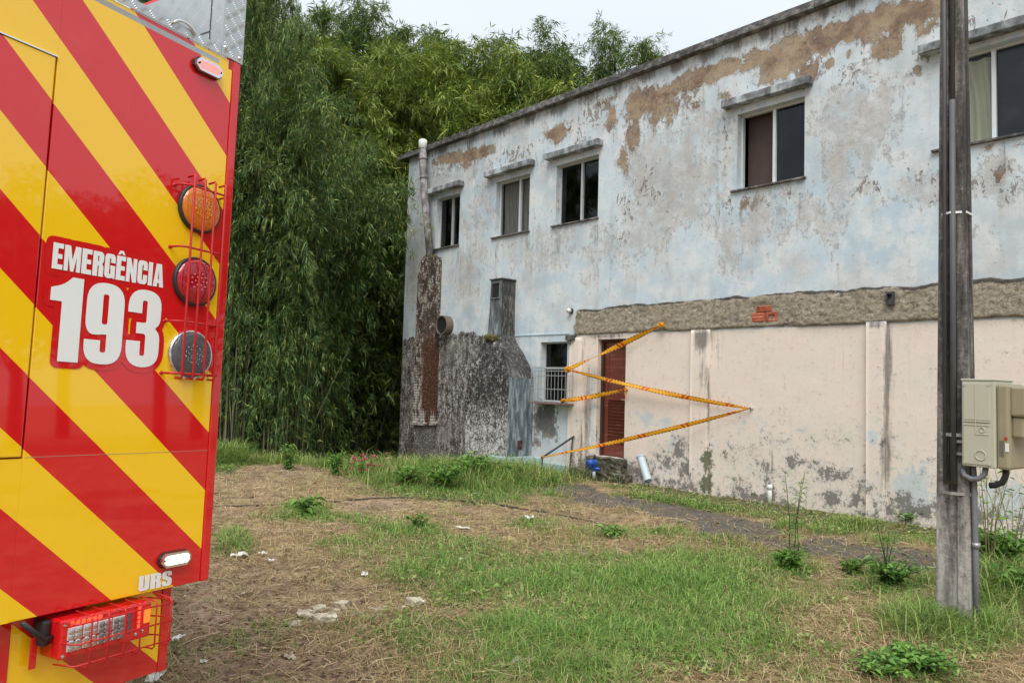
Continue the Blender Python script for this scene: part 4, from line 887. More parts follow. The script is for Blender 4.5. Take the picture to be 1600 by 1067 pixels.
GL = {
 'E': (.5, [Epts], []), 'CIRC': (.5, [[(.05, 1.05), (.16, 1.05), (.25, 1.13), (.34, 1.05), (.45, 1.05), (.34, 1.22), (.16, 1.22)]], []),
 'M': (.80, [[(0, 0), (.2, 0), (.2, .58), (.32, 0), (.48, 0), (.60, .58), (.60, 0), (.80, 0), (.80, 1), (.52, 1), (.40, .45), (.28, 1), (0, 1)]], []),
 'N': (.58, [[(0, 0), (.21, 0), (.21, .47), (.36, 0), (.58, 0), (.58, 1), (.37, 1), (.37, .55), (.22, 1), (0, 1)]], []),
 'I': (.25, [[(0, 0), (.25, 0), (.25, 1), (0, 1)]], []),
 'A': (.62, [[(0, 0), (.24, 0), (.26, .17), (.36, .17), (.38, 0), (.62, 0), (.47, 1), (.15, 1)]], [[(.275, .33), (.345, .33), (.31, .74)]]),
 'R': (.56, [[(0, 0), (.25, 0), (.25, .44), (.31, .44, .05), (.31, 0), (.56, 0), (.56, .42, .1), (.48, .52, .03), (.56, .62, .1), (.56, 1, .22), (0, 1)]], [[(.25, .61), (.31, .61, .03), (.31, .83, .03), (.25, .83)]]),
 'G': (.56, [[(0, 0, .2), (.40, 0, .1), (.44, .07), (.46, 0), (.56, 0), (.56, .53), (.29, .53), (.29, .38), (.32, .38), (.32, .18, .04), (.25, .18, .04), (.25, .82, .04), (.32, .82, .04), (.32, .64), (.56, .64), (.56, 1, .2), (0, 1, .2)]], []),
 'C': (.56, [[(0, 0, .2), (.56, 0, .2), (.56, .40), (.32, .40), (.32, .18, .04), (.25, .18, .04), (.25, .82, .04), (.32, .82, .04), (.32, .60), (.56, .60), (.56, 1, .2), (0, 1, .2)]], []),
 '1': (.39, [[(.14, 0), (.39, 0), (.39, 1), (.25, 1), (.15, .90, .08), (0, .85), (0, .70), (.14, .70, .02)]], []),
 '9': (.50, [[(0, .29), (.21, .29), (.21, .145, .03), (.285, .145, .03), (.285, .37, .02), (0, .34, .20), (0, 1, .24), (.5, 1, .24), (.5, 0, .24), (0, 0, .22)]], [[(.21, .49, .03), (.285, .49, .03), (.285, .86, .03), (.21, .86, .03)]]),
 '3': (.48, [[(0, .33), (.20, .33), (.20, .145, .03), (.27, .145, .03), (.27, .43, .04), (.13, .43), (.13, .57), (.27, .57, .04), (.27, .86, .03), (.20, .86, .03), (.20, .69), (0, .69), (0, 1, .24), (.48, 1, .24), (.48, .58, .1), (.40, .51, .03), (.48, .44, .1), (.48, 0, .24), (0, 0, .24)]], []),
 'S': (.54, [[(0, .34), (0, 0, .2), (.54, 0, .2), (.54, .50, .16), (.25, .68, .05), (.25, .85, .03), (.31, .85, .03), (.31, .68), (.53, .68), (.53, 1, .2), (0, 1, .2), (0, .53, .16), (.30, .36, .05), (.30, .15, .03), (.24, .15, .03), (.24, .34)]], []),
 'U': (.56, [[(0, 1), (0, 0, .22), (.56, 0, .22), (.56, 1), (.31, 1), (.31, .18, .04), (.25, .18, .04), (.25, 1)]], []),
}
def layout(text, x0, z0, width, H):
    """list of (outline, holes) in plate coords"""
    seq = []; adv = 0
    for ch in text:
        base = 'E' if ch == 'Ê' else ch; seq.append((base, adv))
        if ch == 'Ê': seq.append(('CIRC', adv))
        adv += GL[base][0] + .055
    k = width / (adv - .055); r = []
    for ch, o_ in seq:
        f = lambda p: Vector((x0 + (p[0] + o_) * k, z0 + p[1] * H))
        r.append(([[f(p) for p in arc_poly(q)] for q in GL[ch][1]], [[f(p) for p in arc_poly(q)] for q in GL[ch][2]]))
    return r
def fill_mesh(name, loops, y, mat, par):
    cu = bpy.data.curves.new(name, 'CURVE'); cu.dimensions = '2D'; cu.fill_mode = 'BOTH'
    for lp in loops:
        sp = cu.splines.new('POLY'); sp.points.add(len(lp) - 1); sp.use_cyclic_u = True
        for q, p in zip(sp.points, lp): q.co = (p.x, p.y, 0, 1)
    tmp = bpy.data.objects.new('tmp', cu); COL.objects.link(tmp)
    me = bpy.data.meshes.new_from_object(tmp.evaluated_get(bpy.context.evaluated_depsgraph_get()))
    bpy.data.objects.remove(tmp); bpy.data.curves.remove(cu); me.name = name
    me.transform(Matrix(((1, 0, 0, 0), (0, 0, -1, y), (0, 1, 0, 0), (0, 0, 0, 1)))); me.materials.clear()
    return link(name, me, mat, par)
def lettering(text, x0, z0, width, H, names):
    for k_, (outs, holes) in enumerate(layout(text, x0, tz(z0), width, H)):
        fill_mesh(names, outs + holes, -.0034, M_WHITEV, T_)
    return layout(text, x0, tz(z0), width, H)
def backing(name, lays, r):
    mb = MB(); k = 0
    for outs, _ in lays:
        for lp in outs:
            o_ = fill_mesh('fill', [lp], -.0010 - 2e-6 * k, M_REDP, None); vs = [tuple(v_.co) for v_ in o_.data.vertices]; fs = [tuple(p.vertices) for p in o_.data.polygons]
            bpy.data.objects.remove(o_); mb.add(vs, fs); k += 1
            for a, b in zip(lp, lp[1:] + lp[:1]):
                d = b - a
                if d.length < 1e-6: continue
                e = Vector((-d.y, d.x)).normalized() * r; y = -.0012 - 1.0e-6 * k; k += 1
                mb.add([(a.x + e.x, y, a.y + e.y), (a.x - e.x, y, a.y - e.y), (b.x - e.x, y, b.y - e.y), (b.x + e.x, y, b.y + e.y)], [(0, 1, 2, 3)])
                y -= .5e-6; mb.add([(b.x + r * math.cos(q), y, b.y + r * math.sin(q)) for q in np.linspace(0, 2 * math.pi, 11)[:-1]], [tuple(range(10))])
    return mb.build(name, M_REDP, T_)
l1 = lettering('EMERGÊNCIA', -.669, .083, .392, .083, 'letter'); l2 = lettering('193', -.665, -.207, .388, .272, 'numeral')
backing('letter_backing', l1 + l2, .021)
lettering('URS', -.289, -.980, .130, .052, 'letter')

# round rear lamps with wire cages
def round_lamp(b, body, core, dots):
    m = Matrix.Translation((-.148, 0, tz(b))) @ mrot
    L_ = empty('rear_lamp', None, T_); L_.scale = (1, .68, 1)
    MB().lathe([(.092, -.001), (.093, .018), (.088, .026), (.084, .024)], 36, m).build('bezel', M_CHROME if body is M_CLENS else M_BLACK, L_, True)
    MB().lathe([(.0, .012), (.084, .010), (.086, .020)], 32, m).build('reflector', core, L_)
    MB().lathe([(.085, .016), (.082, .030), (.070, .040), (.045, .046), (.0, .048)], 36, m).build('lens', body, L_, True)
    mb = MB()
    for rr, nn in ((0, 1), (.016, 6), (.032, 11)):
        for i in range(nn):
            q = 2 * math.pi * i / nn; x = rr * math.cos(q); z = rr * math.sin(q)
            if dots: mb.lathe([(.0, .0495), (.0028, .0488), (.0035, .045)], 8, m @ Matrix.Translation((x, z, 0)))
            else: mb.lathe([(.0045, .044), (.0055, .0495), (.0062, .0495), (.0072, .044)], 10, m @ Matrix.Translation((x, z, 0)))
    mb.build('led_cluster', core, L_, True)
    # vertical flutes of the lens
    mb = MB()
    for i in range(13):
        x = -.066 + i * .011; hgt = math.sqrt(max(0, .072 ** 2 - x * x))
        mb.tube([(-.148 + x, -.040 + .0 * x, tz(b) - hgt), (-.148 + x, -.0415, tz(b) - hgt * .5)], .0012, 4); mb.tube([(-.148 + x, -.0415, tz(b) + hgt * .5), (-.148 + x, -.040, tz(b) + hgt)], .0012, 4)
    tag(mb.build('flutes', body, L_), kind='stuff')
round_lamp(.405, M_AMB, M_AMBD, False); round_lamp(.126, M_RLENS, flat('red_led_dots', (.85, .25, .28), .3, var=.1), True); round_lamp(-.150, M_CLENS, M_LEDD, False)
CG = empty('lamp_cage', None, T_)
for i in range(4):
    x = -.222 + .046 * i
    MB().tube([(x, -.028, tz(.505)), (x, -.062, tz(.508)), (x, -.066, tz(.50)), (x, -.066, tz(-.23)), (x, -.062, tz(-.24)), (x, -.03, tz(-.238))], .0042, 8).build('cage_rod', M_REDW, CG, True)
for b in (.468, .238, -.035, -.222):
    MB().tube([(-.258, .0, tz(b)), (-.254, -.045, tz(b)), (-.235, -.060, tz(b)), (-.07, -.060, tz(b)), (-.062, -.05, tz(b)), (-.06, .0, tz(b))], .0042, 8).build('cage_band', M_REDW, CG, True)
    MB().lathe([(0, .004), (.007, .003), (.008, 0)], 10, Matrix.Translation((-.258, 0, tz(b))) @ mrot).build('cage_foot', M_REDW, CG, True)
# oval marker lights
def marker(b, lit):
    M_ = empty('marker_light', None, T_); x0, x1 = -.217, -.097; c_ = .017; zc = tz(b); hh = .026
    oct_ = [(x0, zc - hh + c_), (x0 + c_, zc - hh), (x1 - c_, zc - hh), (x1, zc - hh + c_), (x1, zc + hh - c_), (x1 - c_, zc + hh), (x0 + c_, zc + hh), (x0, zc + hh - c_)]
    mb = MB()
    for g, (s0, y0, s1, y1) in enumerate(((1.06, -.001, 1.06, -.012), (1.0, -.012, .97, -.024))):
        cx, cz_ = (x0 + x1) / 2, zc; A = [((x - cx) * s0 + cx, y0, (z - cz_) * s0 + cz_) for x, z in oct_]; Bb = [((x - cx) * s1 + cx, y1, (z - cz_) * s1 + cz_) for x, z in oct_]
        mb2 = MB().add(A + Bb, [(i, (i + 1) % 8, 8 + (i + 1) % 8, 8 + i) for i in range(8)] + [tuple(range(8, 16))])
        mb2.build('gasket' if g == 0 else 'bezel', M_BLACK if g == 0 else M_CHROME, M_)
    n_ = 24; lens_ = []
    for i in range(n_):
        q = 2 * math.pi * i / n_; sx = .030 if math.cos(q) > 0 else -.030
        lens_.append(((x0 + x1) / 2 + sx * (1 if not lit else 1.15) + .017 * math.cos(q), zc + .017 * math.sin(q)))
    mb = MB(); vs = [(x, -.0245, z) for x, z in lens_] + [((x0 + x1) / 2 + (x - (x0 + x1) / 2) * .9, -.031, zc + (z - zc) * .75) for x, z in lens_]
    mb.add(vs, [(i, (i + 1) % n_, n_ + (i + 1) % n_, n_ + i) for i in range(n_)] + [tuple(range(n_, 2 * n_))]); mb.build('lens', E_WHT if lit else E_PINK, M_)
    for x in (x0 + .012, x1 - .012): MB().lathe([(0, .004), (.004, .004), (.0045, 0)], 8, Matrix.Translation((x, -.024, zc)) @ mrot).build('screw', M_BLACK, M_)
marker(.955, False); marker(-.888, True)
# lower body behind the panel, tail lamp in a cage
MB().span((-.662, .06, tz(-1.297)), (-.148, .09, tz(-.985))).build('lower_panel', M_STRL, T_)
MB().span((-.147, .055, tz(-1.30)), (-.112, .12, tz(-.985))).build('lower_trim', M_REDP, T_, bevel=.003)
MB().span((-.700, .055, tz(-1.62)), (-.663, .12, tz(-.985))).span((-2.3, .3, tz(-1.5)), (-.70, .34, tz(-.985))).build('lower_trim', M_REDP, T_, bevel=.003)
MB().span((-2.36, .12, tz(-1.28)), (-.114, 5.0, tz(-.97))).build('under_body', M_BLACK, T_)
MB().tube([(-.112, .45, tz(-1.40)), (.06, .45, tz(-1.40))], .012, 8).lathe([(0, -.03), (.022, -.02), (.03, 0), (.022, .02), (0, .03)], 14, Matrix.Translation((.08, .45, tz(-1.385)))).build('valve_knob', M_BLACK, T_, True)
TL = empty('tail_lamp', None, T_)
x0, x1, z0, z1 = -.572, -.262, tz(-1.128), tz(-1.008)
MB().span((x0, -.045, z0), (x1, .06, z1)).build('housing', M_REDP, TL, bevel=.008)
MB().span((x0 - .03, .0, z0 + .04), (x0 - .001, .059, z1)).build('lamp_back', M_BLACK, TL, bevel=.01)
M_CELL = flat('bright_lamp_reflector', (.62, .62, .61), .25, .25, .25, 60)
cw = .049
for i in range(4):
    for j in range(2):
        xa = x0 + .022 + i * cw; hh = .040 if j else .030; za = z0 + .022 + j * .034
        MB().span((xa, -.049, za), (xa + cw - .004, -.04, za + hh - .002)).build('reflector_cell', M_CELL, TL, bevel=.002)
        r_ = random.Random(i * 7 + j); mb = MB()
        for q in range(2):
            for p in range(2): mb.lathe([(.0, .003), (.008, .002), (.011, 0)], 8, Matrix.Translation((xa + .012 + q * .021, -.049, za + .009 + p * .015)) @ mrot)
        mb.build('reflector_dimple', M_CHROME if (i < 2) else M_LEDD, TL, True)
for i in range(6): MB().lathe([(0, .004), (.0055, .003), (.0075, 0)], 8, Matrix.Translation((x0 + .035 + i * .018, -.0455, z1 - .014)) @ mrot).build('led', E_RED, TL)
for i in range(5): MB().lathe([(0, .004), (.005, .003), (.0065, 0)], 8, Matrix.Translation((x1 - .045, -.0455, z0 + .045 + i * .0145)) @ mrot).build('led', E_RED, TL)
MB().span((x1 - .028, -.049, z0 + .05), (x1 - .006, -.04, z1 - .02)).build('led_bar', E_ORG, TL, bevel=.003)
MB().span((x1 - .088, -.049, z0 + .03), (x1 - .074, -.04, z1 - .02)).build('clear_strip', M_CLENS, TL, bevel=.003)
for (x, z) in ((x0 + .012, z0 + .012), (x0 + .014, z1 - .014), (x1 - .055, z0 + .02), (x1 - .03, z0 + .025)): MB().lathe([(0, .003), (.005, .002), (.006, 0)], 8, Matrix.Translation((x, -.045, z)) @ mrot).build('screw', M_CHROME, TL)
TC = empty('tail_lamp_cage', None, T_)
for i in range(6):
    x = x0 + .065 + i * .056
    MB().tube([(x, -.01, tz(-.995)), (x, -.095, tz(-1.0)), (x, -.10, tz(-1.01)), (x, -.10, z0 - .02), (x, -.09, z0 - .028), (x, -.05, z0 - .028)], .0028, 6).build('cage_rod', M_REDW, TC, True)
for z in (z0 - .012, z0 + .052, tz(-1.015)): MB().tube([(x0 + .0, -.02, z), (x0 + .02, -.097, z), (x1 + .045, -.097, z), (x1 + .06, -.03, z), (x1 + .02, .05, z)], .0028, 6).build('cage_band', M_REDW, TC, True)
MB().span((-.615, .03, tz(-1.155)), (-.595, .038, tz(-1.06))).build('lamp_bracket', M_REDP, T_, bevel=.002)
MB().tube([(-.68, -.03, tz(-.99)), (-.64, -.03, tz(-1.03)), (-.605, -.02, tz(-1.06)), (-.56, .0, tz(-1.06))], .008, 8).build('lamp_cable', M_BLACK, T_, True)

# ------------------------------------------------------------------ utility pole with meter box
t = NT('stained_pole_concrete'); v = t.obj()
f = t.noise(t.mapv(v, (6, 6, .8)), 1.5, 7, .7); g = t.noise(v, 26, 6, .75); hz = t.n('SeparateXYZ', {0: v}).outputs[2]
k = t.math('ADD', t.math('ADD', t.math('MULTIPLY', f, .9), t.math('MULTIPLY', g, .35)), t.math('MULTIPLY', t.step(hz, .3, 2.2), -.17))
c = t.ramp(k, [(.38, (.035, .033, .031)), (.48, (.085, .08, .075)), (.58, (.20, .188, .175)), (.72, (.42, .40, .37))])
c = t.mix(t.math('MULTIPLY', t.step(g, .60, .68), .35), c, (.45, .43, .39))
c = t.mix(t.math('MULTIPLY', t.step(g, .40, .34), .6), c, (.025, .025, .023))
M_POLE = t.done(t.bsdf(c, .92, 0, t.bump(g, .9, .008)))
pb = gp(1496, 976)
view_az = math.atan2(pb.x, pb.y)
PO = empty('utility_pole', Matrix.Translation(pb) @ Matrix.Rotation(-view_az + R_(-16), 4, 'Z')); tag(PO, 'weathered grey concrete utility pole carrying a meter box, at the right edge', 'utility pole')
# double-T section, tapering
def pole_sec(w, d, z):
    fl_, wb = d * .30, w * .27
    p = [(-w / 2, -d / 2), (-w * .14, -d / 2), (-w * .09, -d / 2 + .030), (w * .09, -d / 2 + .030), (w * .14, -d / 2), (w / 2, -d / 2), (w / 2, -d * .12), (w * .36, -d * .06), (w * .36, d * .06), (w / 2, d * .12), (w / 2, d / 2), (-w / 2, d / 2), (-w / 2, d * .12), (-w * .36, d * .06), (-w * .36, -d * .06), (-w / 2, -d * .12)]
    return [(x, y, z) for x, y in p]
mb = MB(); secs = [pole_sec(.235 - .0165 * z, .20 - .012 * z, z) for z in np.linspace(-.5, 8.5, 19)]; ns = len(secs[0])
vs = [p for s_ in secs for p in s_]; fs = [(i * ns + k_, i * ns + (k_ + 1) % ns, (i + 1) * ns + (k_ + 1) % ns, (i + 1) * ns + k_) for i in range(18) for k_ in range(ns)]; fs.append(tuple(18 * ns + q for q in range(ns)))
mb.add(vs, fs).build('shaft', M_POLE, PO, bevel=.006)
M_COND = flat('dark_grey_conduit', (.085, .085, .09), .6, var=.3, scale=14); M_CONDL = flat('grey_conduit', (.17, .175, .19), .55, var=.25, scale=12)
def dpole(z): return (.20 - .012 * z) / 2
MB().tube([(.012, -dpole(1.0) - .02, 1.05), (.012, -dpole(3.7) - .016, 3.95)], .022, 10).build('conduit', M_COND, PO, True)
MB().tube([(-.045, -dpole(1.0) - .008, 1.05), (-.04, -dpole(4.5) - .006, 7.2)], .016, 8).build('conduit', M_COND, PO, True)
MB().tube([(.012, -dpole(3.7) - .006, 3.90), (.012, -dpole(4.8) - .006, 8.2)], .015, 8).build('conduit', M_COND, PO, True)
def strap(z, mat, name='strap', h=.02, y0=.014):
    w_ = .235 - .0165 * z; d_ = .20 - .012 * z
    pts = [(-w_ / 2 - .006, d_ / 2 + .006), (-w_ / 2 - .006, -d_ / 2 + .02), (-w_ * .30, -d_ / 2 - y0 * .7), (0.0, -d_ / 2 - y0 - .028), (w_ * .30, -d_ / 2 - y0 * .7), (w_ / 2 + .006, -d_ / 2 + .02), (w_ / 2 + .006, d_ / 2 + .006)]
    n_ = len(pts); vs = [(x, y, z - h / 2) for x, y in pts] + [(x, y, z + h / 2) for x, y in pts]
    mb = MB(); mb.add(vs, [(i, (i + 1) % n_, n_ + (i + 1) % n_, n_ + i) for i in range(n_)]); o = mb.build(name, mat, PO)
    sm = o.modifiers.new('solid', 'SOLIDIFY'); sm.thickness = .003
M_STRAP = flat('galvanised_strap', (.36, .36, .37), .45, .5, .25)
M_STRW = flat('bright_steel_strap', (.78, .78, .78), .4, .2, .1)
strap(4.80, M_STRW, h=.028); strap(3.08, M_STRW, h=.016); strap(1.41, M_STRAP, h=.024); strap(.98, M_STRAP, h=.022)
# conduit running to the ground on the right flank
pr = Vector((.135, -.06, 0))
MB().tube([pr + Vector((.01, 0, -.1)), pr + Vector((.004, 0, .5)), pr + Vector((-.004, 0, 1.1)), pr + Vector((-.012, .0, 1.22))], .021, 10).build('conduit', M_CONDL, PO, True)
MB().tube([pr + Vector((.006, 0, .60)), pr + Vector((.006, 0, .635))], .028, 10).build('conduit_clip', M_STRAP, PO, True)
M_BEIGE = flat('beige_meter_plastic', (.46, .46, .36), .5, var=.06); M_BEIGED = flat('clear_meter_cover', (.30, .27, .18), .18, var=.12)
mc = top_of(1505, 665, pb)
mz = mc.z
bp = CAM + ray(1503, 727) * (Vector((pb.x, pb.y)).length * .975 / Vector((ray(1503, 727).x, ray(1503, 727).y)).length)
MX = empty('meter_box', Matrix.Translation(bp) @ Matrix.Rotation(-view_az + R_(-24), 4, 'Z')); tag(MX, 'beige electricity meter box strapped to the utility pole', 'meter box')
# local: x = width of the side face, y = away from the camera (door faces +x)
bw_, bd_, bh_ = .222, .30, .62
MB().span((0, 0, 0), (bw_, bd_, bh_)).build('case', M_BEIGE, MX, bevel=.008)
MB().span((-.004, -.004, bh_ + .0005), (bw_ + .004, bd_ + .004, bh_ + .014)).build('case_lid', M_BEIGE, MX, bevel=.004)
MB().span((.014, -.005, .018), (bw_ - .032, .001, .292)).build('side_panel', M_BEIGE, MX, bevel=.003)
MB().span((.014, -.005, .336), (bw_ - .032, .001, bh_ - .018)).build('side_panel', M_BEIGE, MX, bevel=.003)
MB().span((.014, -.008, .296), (bw_ - .032, -.0005, .304)).span((.014, -.008, .322), (bw_ - .032, -.0005, .330)).span((.095, -.009, .232), (bw_ - .034, -.004, .238)).span((.093, -.009, .24), (.097, -.0045, .60)).build('rib', M_BEIGE, MX, bevel=.002)
def ringp(x, z, r): MB().lathe([(r - .004, .0), (r - .004, .006), (r, .006), (r, 0)], 24, Matrix.Translation((x, -.004, z)) @ mrot).build('knockout_ring', M_BEIGE, MX, True)
ringp(.128, .085, .036); ringp(.138, .268, .020)
for (x, z) in ((.022, .028), (.182, .028), (.022, .592), (.182, .592)): MB().span((x - .012, -.008, z - .008), (x + .012, -.004, z + .008)).build('corner_clip', M_BEIGE, MX)
MB().span((bw_ + .001, .012, -.005), (bw_ + .085, bd_ - .01, bh_ - .02)).build('cover', M_BEIGED, MX, bevel=.02)
MB().span((bw_ + .081, .05, .22), (bw_ + .165, bd_ - .06, .37)).span((bw_ + .081, .03, .371), (bw_ + .185, bd_ - .05, .585)).build('meter_window', M_BEIGED, MX, bevel=.018)
MB().span((bw_ + .02, .0095, .09), (bw_ + .05, .0118, .20)).build('notice_plate', flat('grey_plate', (.13, .13, .10), .5), MX)
MB().span((bw_ + .052, .009, .205), (bw_ + .072, .0118, .228)).build('red_seal', flat('red_sticker', (.5, .03, .02), .5), MX)
MB().span((bw_ + .058, .009, .125), (bw_ + .082, .0118, .185)).build('white_sticker', M_PVC, MX)
MB().tube([(.03 - .045, .05, -.03), (.0, .04, -.075), (.05, .035, -.095), (.10, .04, -.085), (.13, .05, -.05), (.135, .06, .0)], .020, 10).build('conduit_bend', M_CONDL, MX, True)
MB().tube([(bw_ + .03, .09, .0), (bw_ + .03, .085, -.05), (bw_ + .01, .08, -.10), (bw_ - .04, .08, -.125), (bw_ - .07, .08, -.13)], .022, 10).build('conduit_bend', M_BLACK, MX, True)
for z in (.07, .16): MB().span((-.06, .03, z), (-.001, .06, z + .02)).build('bracket_arm', M_STRAP, MX)

# ------------------------------------------------------------------ foliage
def leafmat(name, stops, trans=.24, rough=.55):
    t = NT(name); r = t.n('NewGeometry').outputs['Random Per Island']
    c = t.ramp(r, stops)
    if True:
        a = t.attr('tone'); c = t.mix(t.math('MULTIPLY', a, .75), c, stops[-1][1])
    s1 = t.bsdf(c, rough, 0, Specular_IOR_Level=.35); s2 = t.n('BsdfTranslucent', {0: t.mix(.35, c, (.16, .22, .03))}).outputs[0]
    return t.done(t.n('MixShader', {0: trans, 1: s1, 2: s2}).outputs[0])
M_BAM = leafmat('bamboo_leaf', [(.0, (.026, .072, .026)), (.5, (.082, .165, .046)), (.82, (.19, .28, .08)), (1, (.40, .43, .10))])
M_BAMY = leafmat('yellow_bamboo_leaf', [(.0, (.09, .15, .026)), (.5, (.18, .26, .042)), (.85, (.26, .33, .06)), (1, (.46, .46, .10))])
M_TREE = leafmat('tree_leaf', [(.0, (.035, .07, .026)), (.5, (.07, .125, .045)), (1, (.14, .20, .07))], .25)
M_CULM = weathered('bamboo_culm', (.035, .04, .018), (.10, .11, .055), (.24, .235, .14), 6, .6, (1, 1, .3))
M_BARK = weathered('bark', (.03, .025, .02), (.08, .065, .05), (.16, .14, .11), 8)
def quads_leaf(P, D, L, W, droop, r):
    """P base, D unit direction, L length, W width: folded leaf of 2 quads -> 1 quad diamond"""
    n = len(P); up = np.tile([0, 0, 1.0], (n, 1)) + r.normal(0, .5, (n, 3))
    sd = np.cross(D, up); sd /= np.linalg.norm(sd, axis=1)[:, None] + 1e-9
    mid = P + D * (L * .42)[:, None]; tip = P + D * L[:, None]; tip[:, 2] -= droop * L
    a = mid + sd * (W * .5)[:, None]; b = mid - sd * (W * .5)[:, None]
    V = np.stack([P, a, tip, b], 1).reshape(-1, 3); F = np.arange(n * 4).reshape(-1, 4)
    return V, F
def unit(v): return v / (np.linalg.norm(v, axis=-1, keepdims=True) + 1e-9)
def bamboo_meshes(seed, nc, H, R, N, lowest=.22, dense=1.0, lean=.32, rad=.55):
    r = np.random.default_rng(seed)
    az = r.uniform(0, 2 * np.pi, nc); br = R * .35 * np.sqrt(r.uniform(0, 1, nc)); bx, by = br * np.cos(az), br * np.sin(az)
    la = az + r.normal(0, .7, nc); ln = H * lean * r.uniform(.3, 1.25, nc); hh = H * r.uniform(.68, 1.02, nc); hh[:3] = H
    def pos(i, t):
        q = t ** 2.3; x = bx[i] + np.cos(la[i]) * ln[i] * q; y = by[i] + np.sin(la[i]) * ln[i] * q
        z = hh[i] * (t - .10 * t ** 4 - .13 * t ** 8 * (ln[i] / (H * lean)))
        return np.stack([x, y, z], -1)
    mb = MB()
    for i in range(nc):
        tt = np.linspace(0, 1, 11); p = pos(np.full(11, i), tt); p[0, 2] -= .5
        mb.tube([Vector(q) for q in p], [float(.036 * (1 - .85 * x)) for x in tt], 5, False)
    # bare and broken culms in the lower part
    for k in range(int(nc * .5)):
        a0 = r.uniform(0, 6.28); p = Vector((R * .5 * math.cos(a0) * r.uniform(.3, 1), R * .5 * math.sin(a0) * r.uniform(.3, 1), -.4)); q = p + Vector((r.normal(0, .7), r.normal(0, .7), r.uniform(2.5, 5.5)))
        mb.tube([p, q], [.022, .012], 5, False)
    culm = mb.mesh('culms', True)
    # plumes: side branches carrying sprays of leaves
    nb = max(200, N // 75); i = r.integers(0, nc, nb); tb = lowest + (1 - lowest) * r.beta(1.5, 1.05, nb); B0 = pos(i, tb)
    bd = unit(np.stack([r.normal(0, 1, nb), r.normal(0, 1, nb), r.normal(.1, .45, nb)], -1)); bl_ = rad * r.gamma(2.2, .5, nb) * (1.25 - .6 * tb)
    per = N // nb; bi = np.repeat(np.arange(nb), per); n = len(bi)
    f = r.beta(1.6, .9, n); base = B0[bi] + bd[bi] * (bl_[bi] * f)[:, None]; base[:, 2] -= .75 * bl_[bi] * f ** 2; base += r.normal(0, .09, (n, 3))
    # sprays: several leaves share one point
    sp = np.arange(n) // 7; ofs = r.normal(0, .028, (n, 3)); sprd = r.normal(0, .62, (n // 7 + 1, 3))
    same = base[(sp * 7)]; base = same + ofs
    D = unit(bd[bi] * .55 + sprd[sp] * .45 + r.normal(0, .40, (n, 3)) + np.array([0, 0, -.26]))
    L = r.uniform(.10, .235, n); W = L * r.uniform(.10, .155, n)
    V, F = quads_leaf(base, D, L, W, .18, r)
    me = np_mesh('foliage', V, F)
    top_ = np.clip((base[:, 2] / H - .45) * .9 + r.normal(0, .12, n), 0, 1) * .55  # young growth plus painted-in top light: leaves paler towards the clump top
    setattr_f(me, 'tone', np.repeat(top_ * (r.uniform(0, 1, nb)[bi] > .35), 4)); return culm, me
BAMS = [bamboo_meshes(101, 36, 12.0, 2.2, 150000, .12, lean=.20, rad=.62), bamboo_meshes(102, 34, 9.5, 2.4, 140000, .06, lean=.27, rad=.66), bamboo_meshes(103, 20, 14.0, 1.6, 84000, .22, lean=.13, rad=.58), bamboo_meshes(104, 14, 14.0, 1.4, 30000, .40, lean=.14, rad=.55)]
BTOP = []
for _c, _f in BAMS:
    co = np.empty(len(_f.vertices) * 3, np.float32); _f.vertices.foreach_get('co', co); BTOP.append(float(np.percentile(co[2::3], 99.6)))
def bamboo(px, Yd, ver, ytop, label, group, rot=0.0, mat=None, sxy=1.0):
    d = ray(px, 600); x = d.x / d.y * Yd; d2 = ray(px, ytop); zt = CAMZ + d2.z / d2.y * Yd - terz(x, Yd); k = zt / BTOP[ver]
    o = empty('bamboo_clump', Matrix.Translation((x, Yd, terz(x, Yd) - .05)) @ Matrix.Rotation(rot, 4, 'Z') @ Matrix.Diagonal((k * sxy, k * sxy, k, 1)))
    tag(o, label, 'bamboo', group)
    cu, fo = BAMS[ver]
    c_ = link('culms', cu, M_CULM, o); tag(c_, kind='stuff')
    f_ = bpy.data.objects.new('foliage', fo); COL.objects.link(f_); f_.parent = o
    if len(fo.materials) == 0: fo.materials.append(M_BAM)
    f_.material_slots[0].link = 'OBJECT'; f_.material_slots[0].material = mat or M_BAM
    return o
G_ = 'bamboo clumps behind the yard'
bamboo(352, 15.6, 0, -70, 'tallest dark bamboo clump right beside the striped truck', G_, .3, None, .50)
bamboo(424, 16.2, 1, 150, 'broad drooping bamboo clump left of the dark gap', G_, 1.9, None, .68)
bamboo(482, 18.4, 1, 205, 'low arching bamboo clump hanging over the dark gap', G_, 4.1, None, .70)
bamboo(300, 18.5, 0, -40, 'bamboo clump mostly hidden by the truck edge', G_, 2.4, None, .7)
bamboo(408, 21.0, 0, 48, 'bamboo clump rising behind the broad drooping one', G_, 5.0, None, .8)
bamboo(500, 23.0, 0, 92, 'yellowish bamboo clump rising over the dark gap', G_, 3.3, M_BAMY, 1.0)
bamboo(572, 24.5, 1, 130, 'yellow-green bamboo clump just left of the building corner', G_, .9, M_BAMY, 1.0)
bamboo(600, 28.5, 0, 80, 'bamboo clump far back left of the flue pipe', G_, 1.2, None, 1.0)
bamboo(680, 26.0, 1, 128, 'bright green bamboo clump behind the flue pipe', G_, 2.2, M_BAMY, 1.0)
bamboo(738, 27.5, 0, 108, 'bamboo clump above the roof over the second window', G_, 5.6, M_BAMY, 1.0)
bamboo(795, 27.5, 2, 52, 'tall slender bamboo clump standing out against the sky', G_, .2, None, 1.0)
bamboo(845, 28.0, 2, 95, 'thin bamboo clump between the two tall tips above the roof', G_, 3.0, None, 1.0)
bamboo(868, 28.5, 3, 100, 'sparse bamboo clump next to last above the roof', G_, 2.1, None, 1.0)
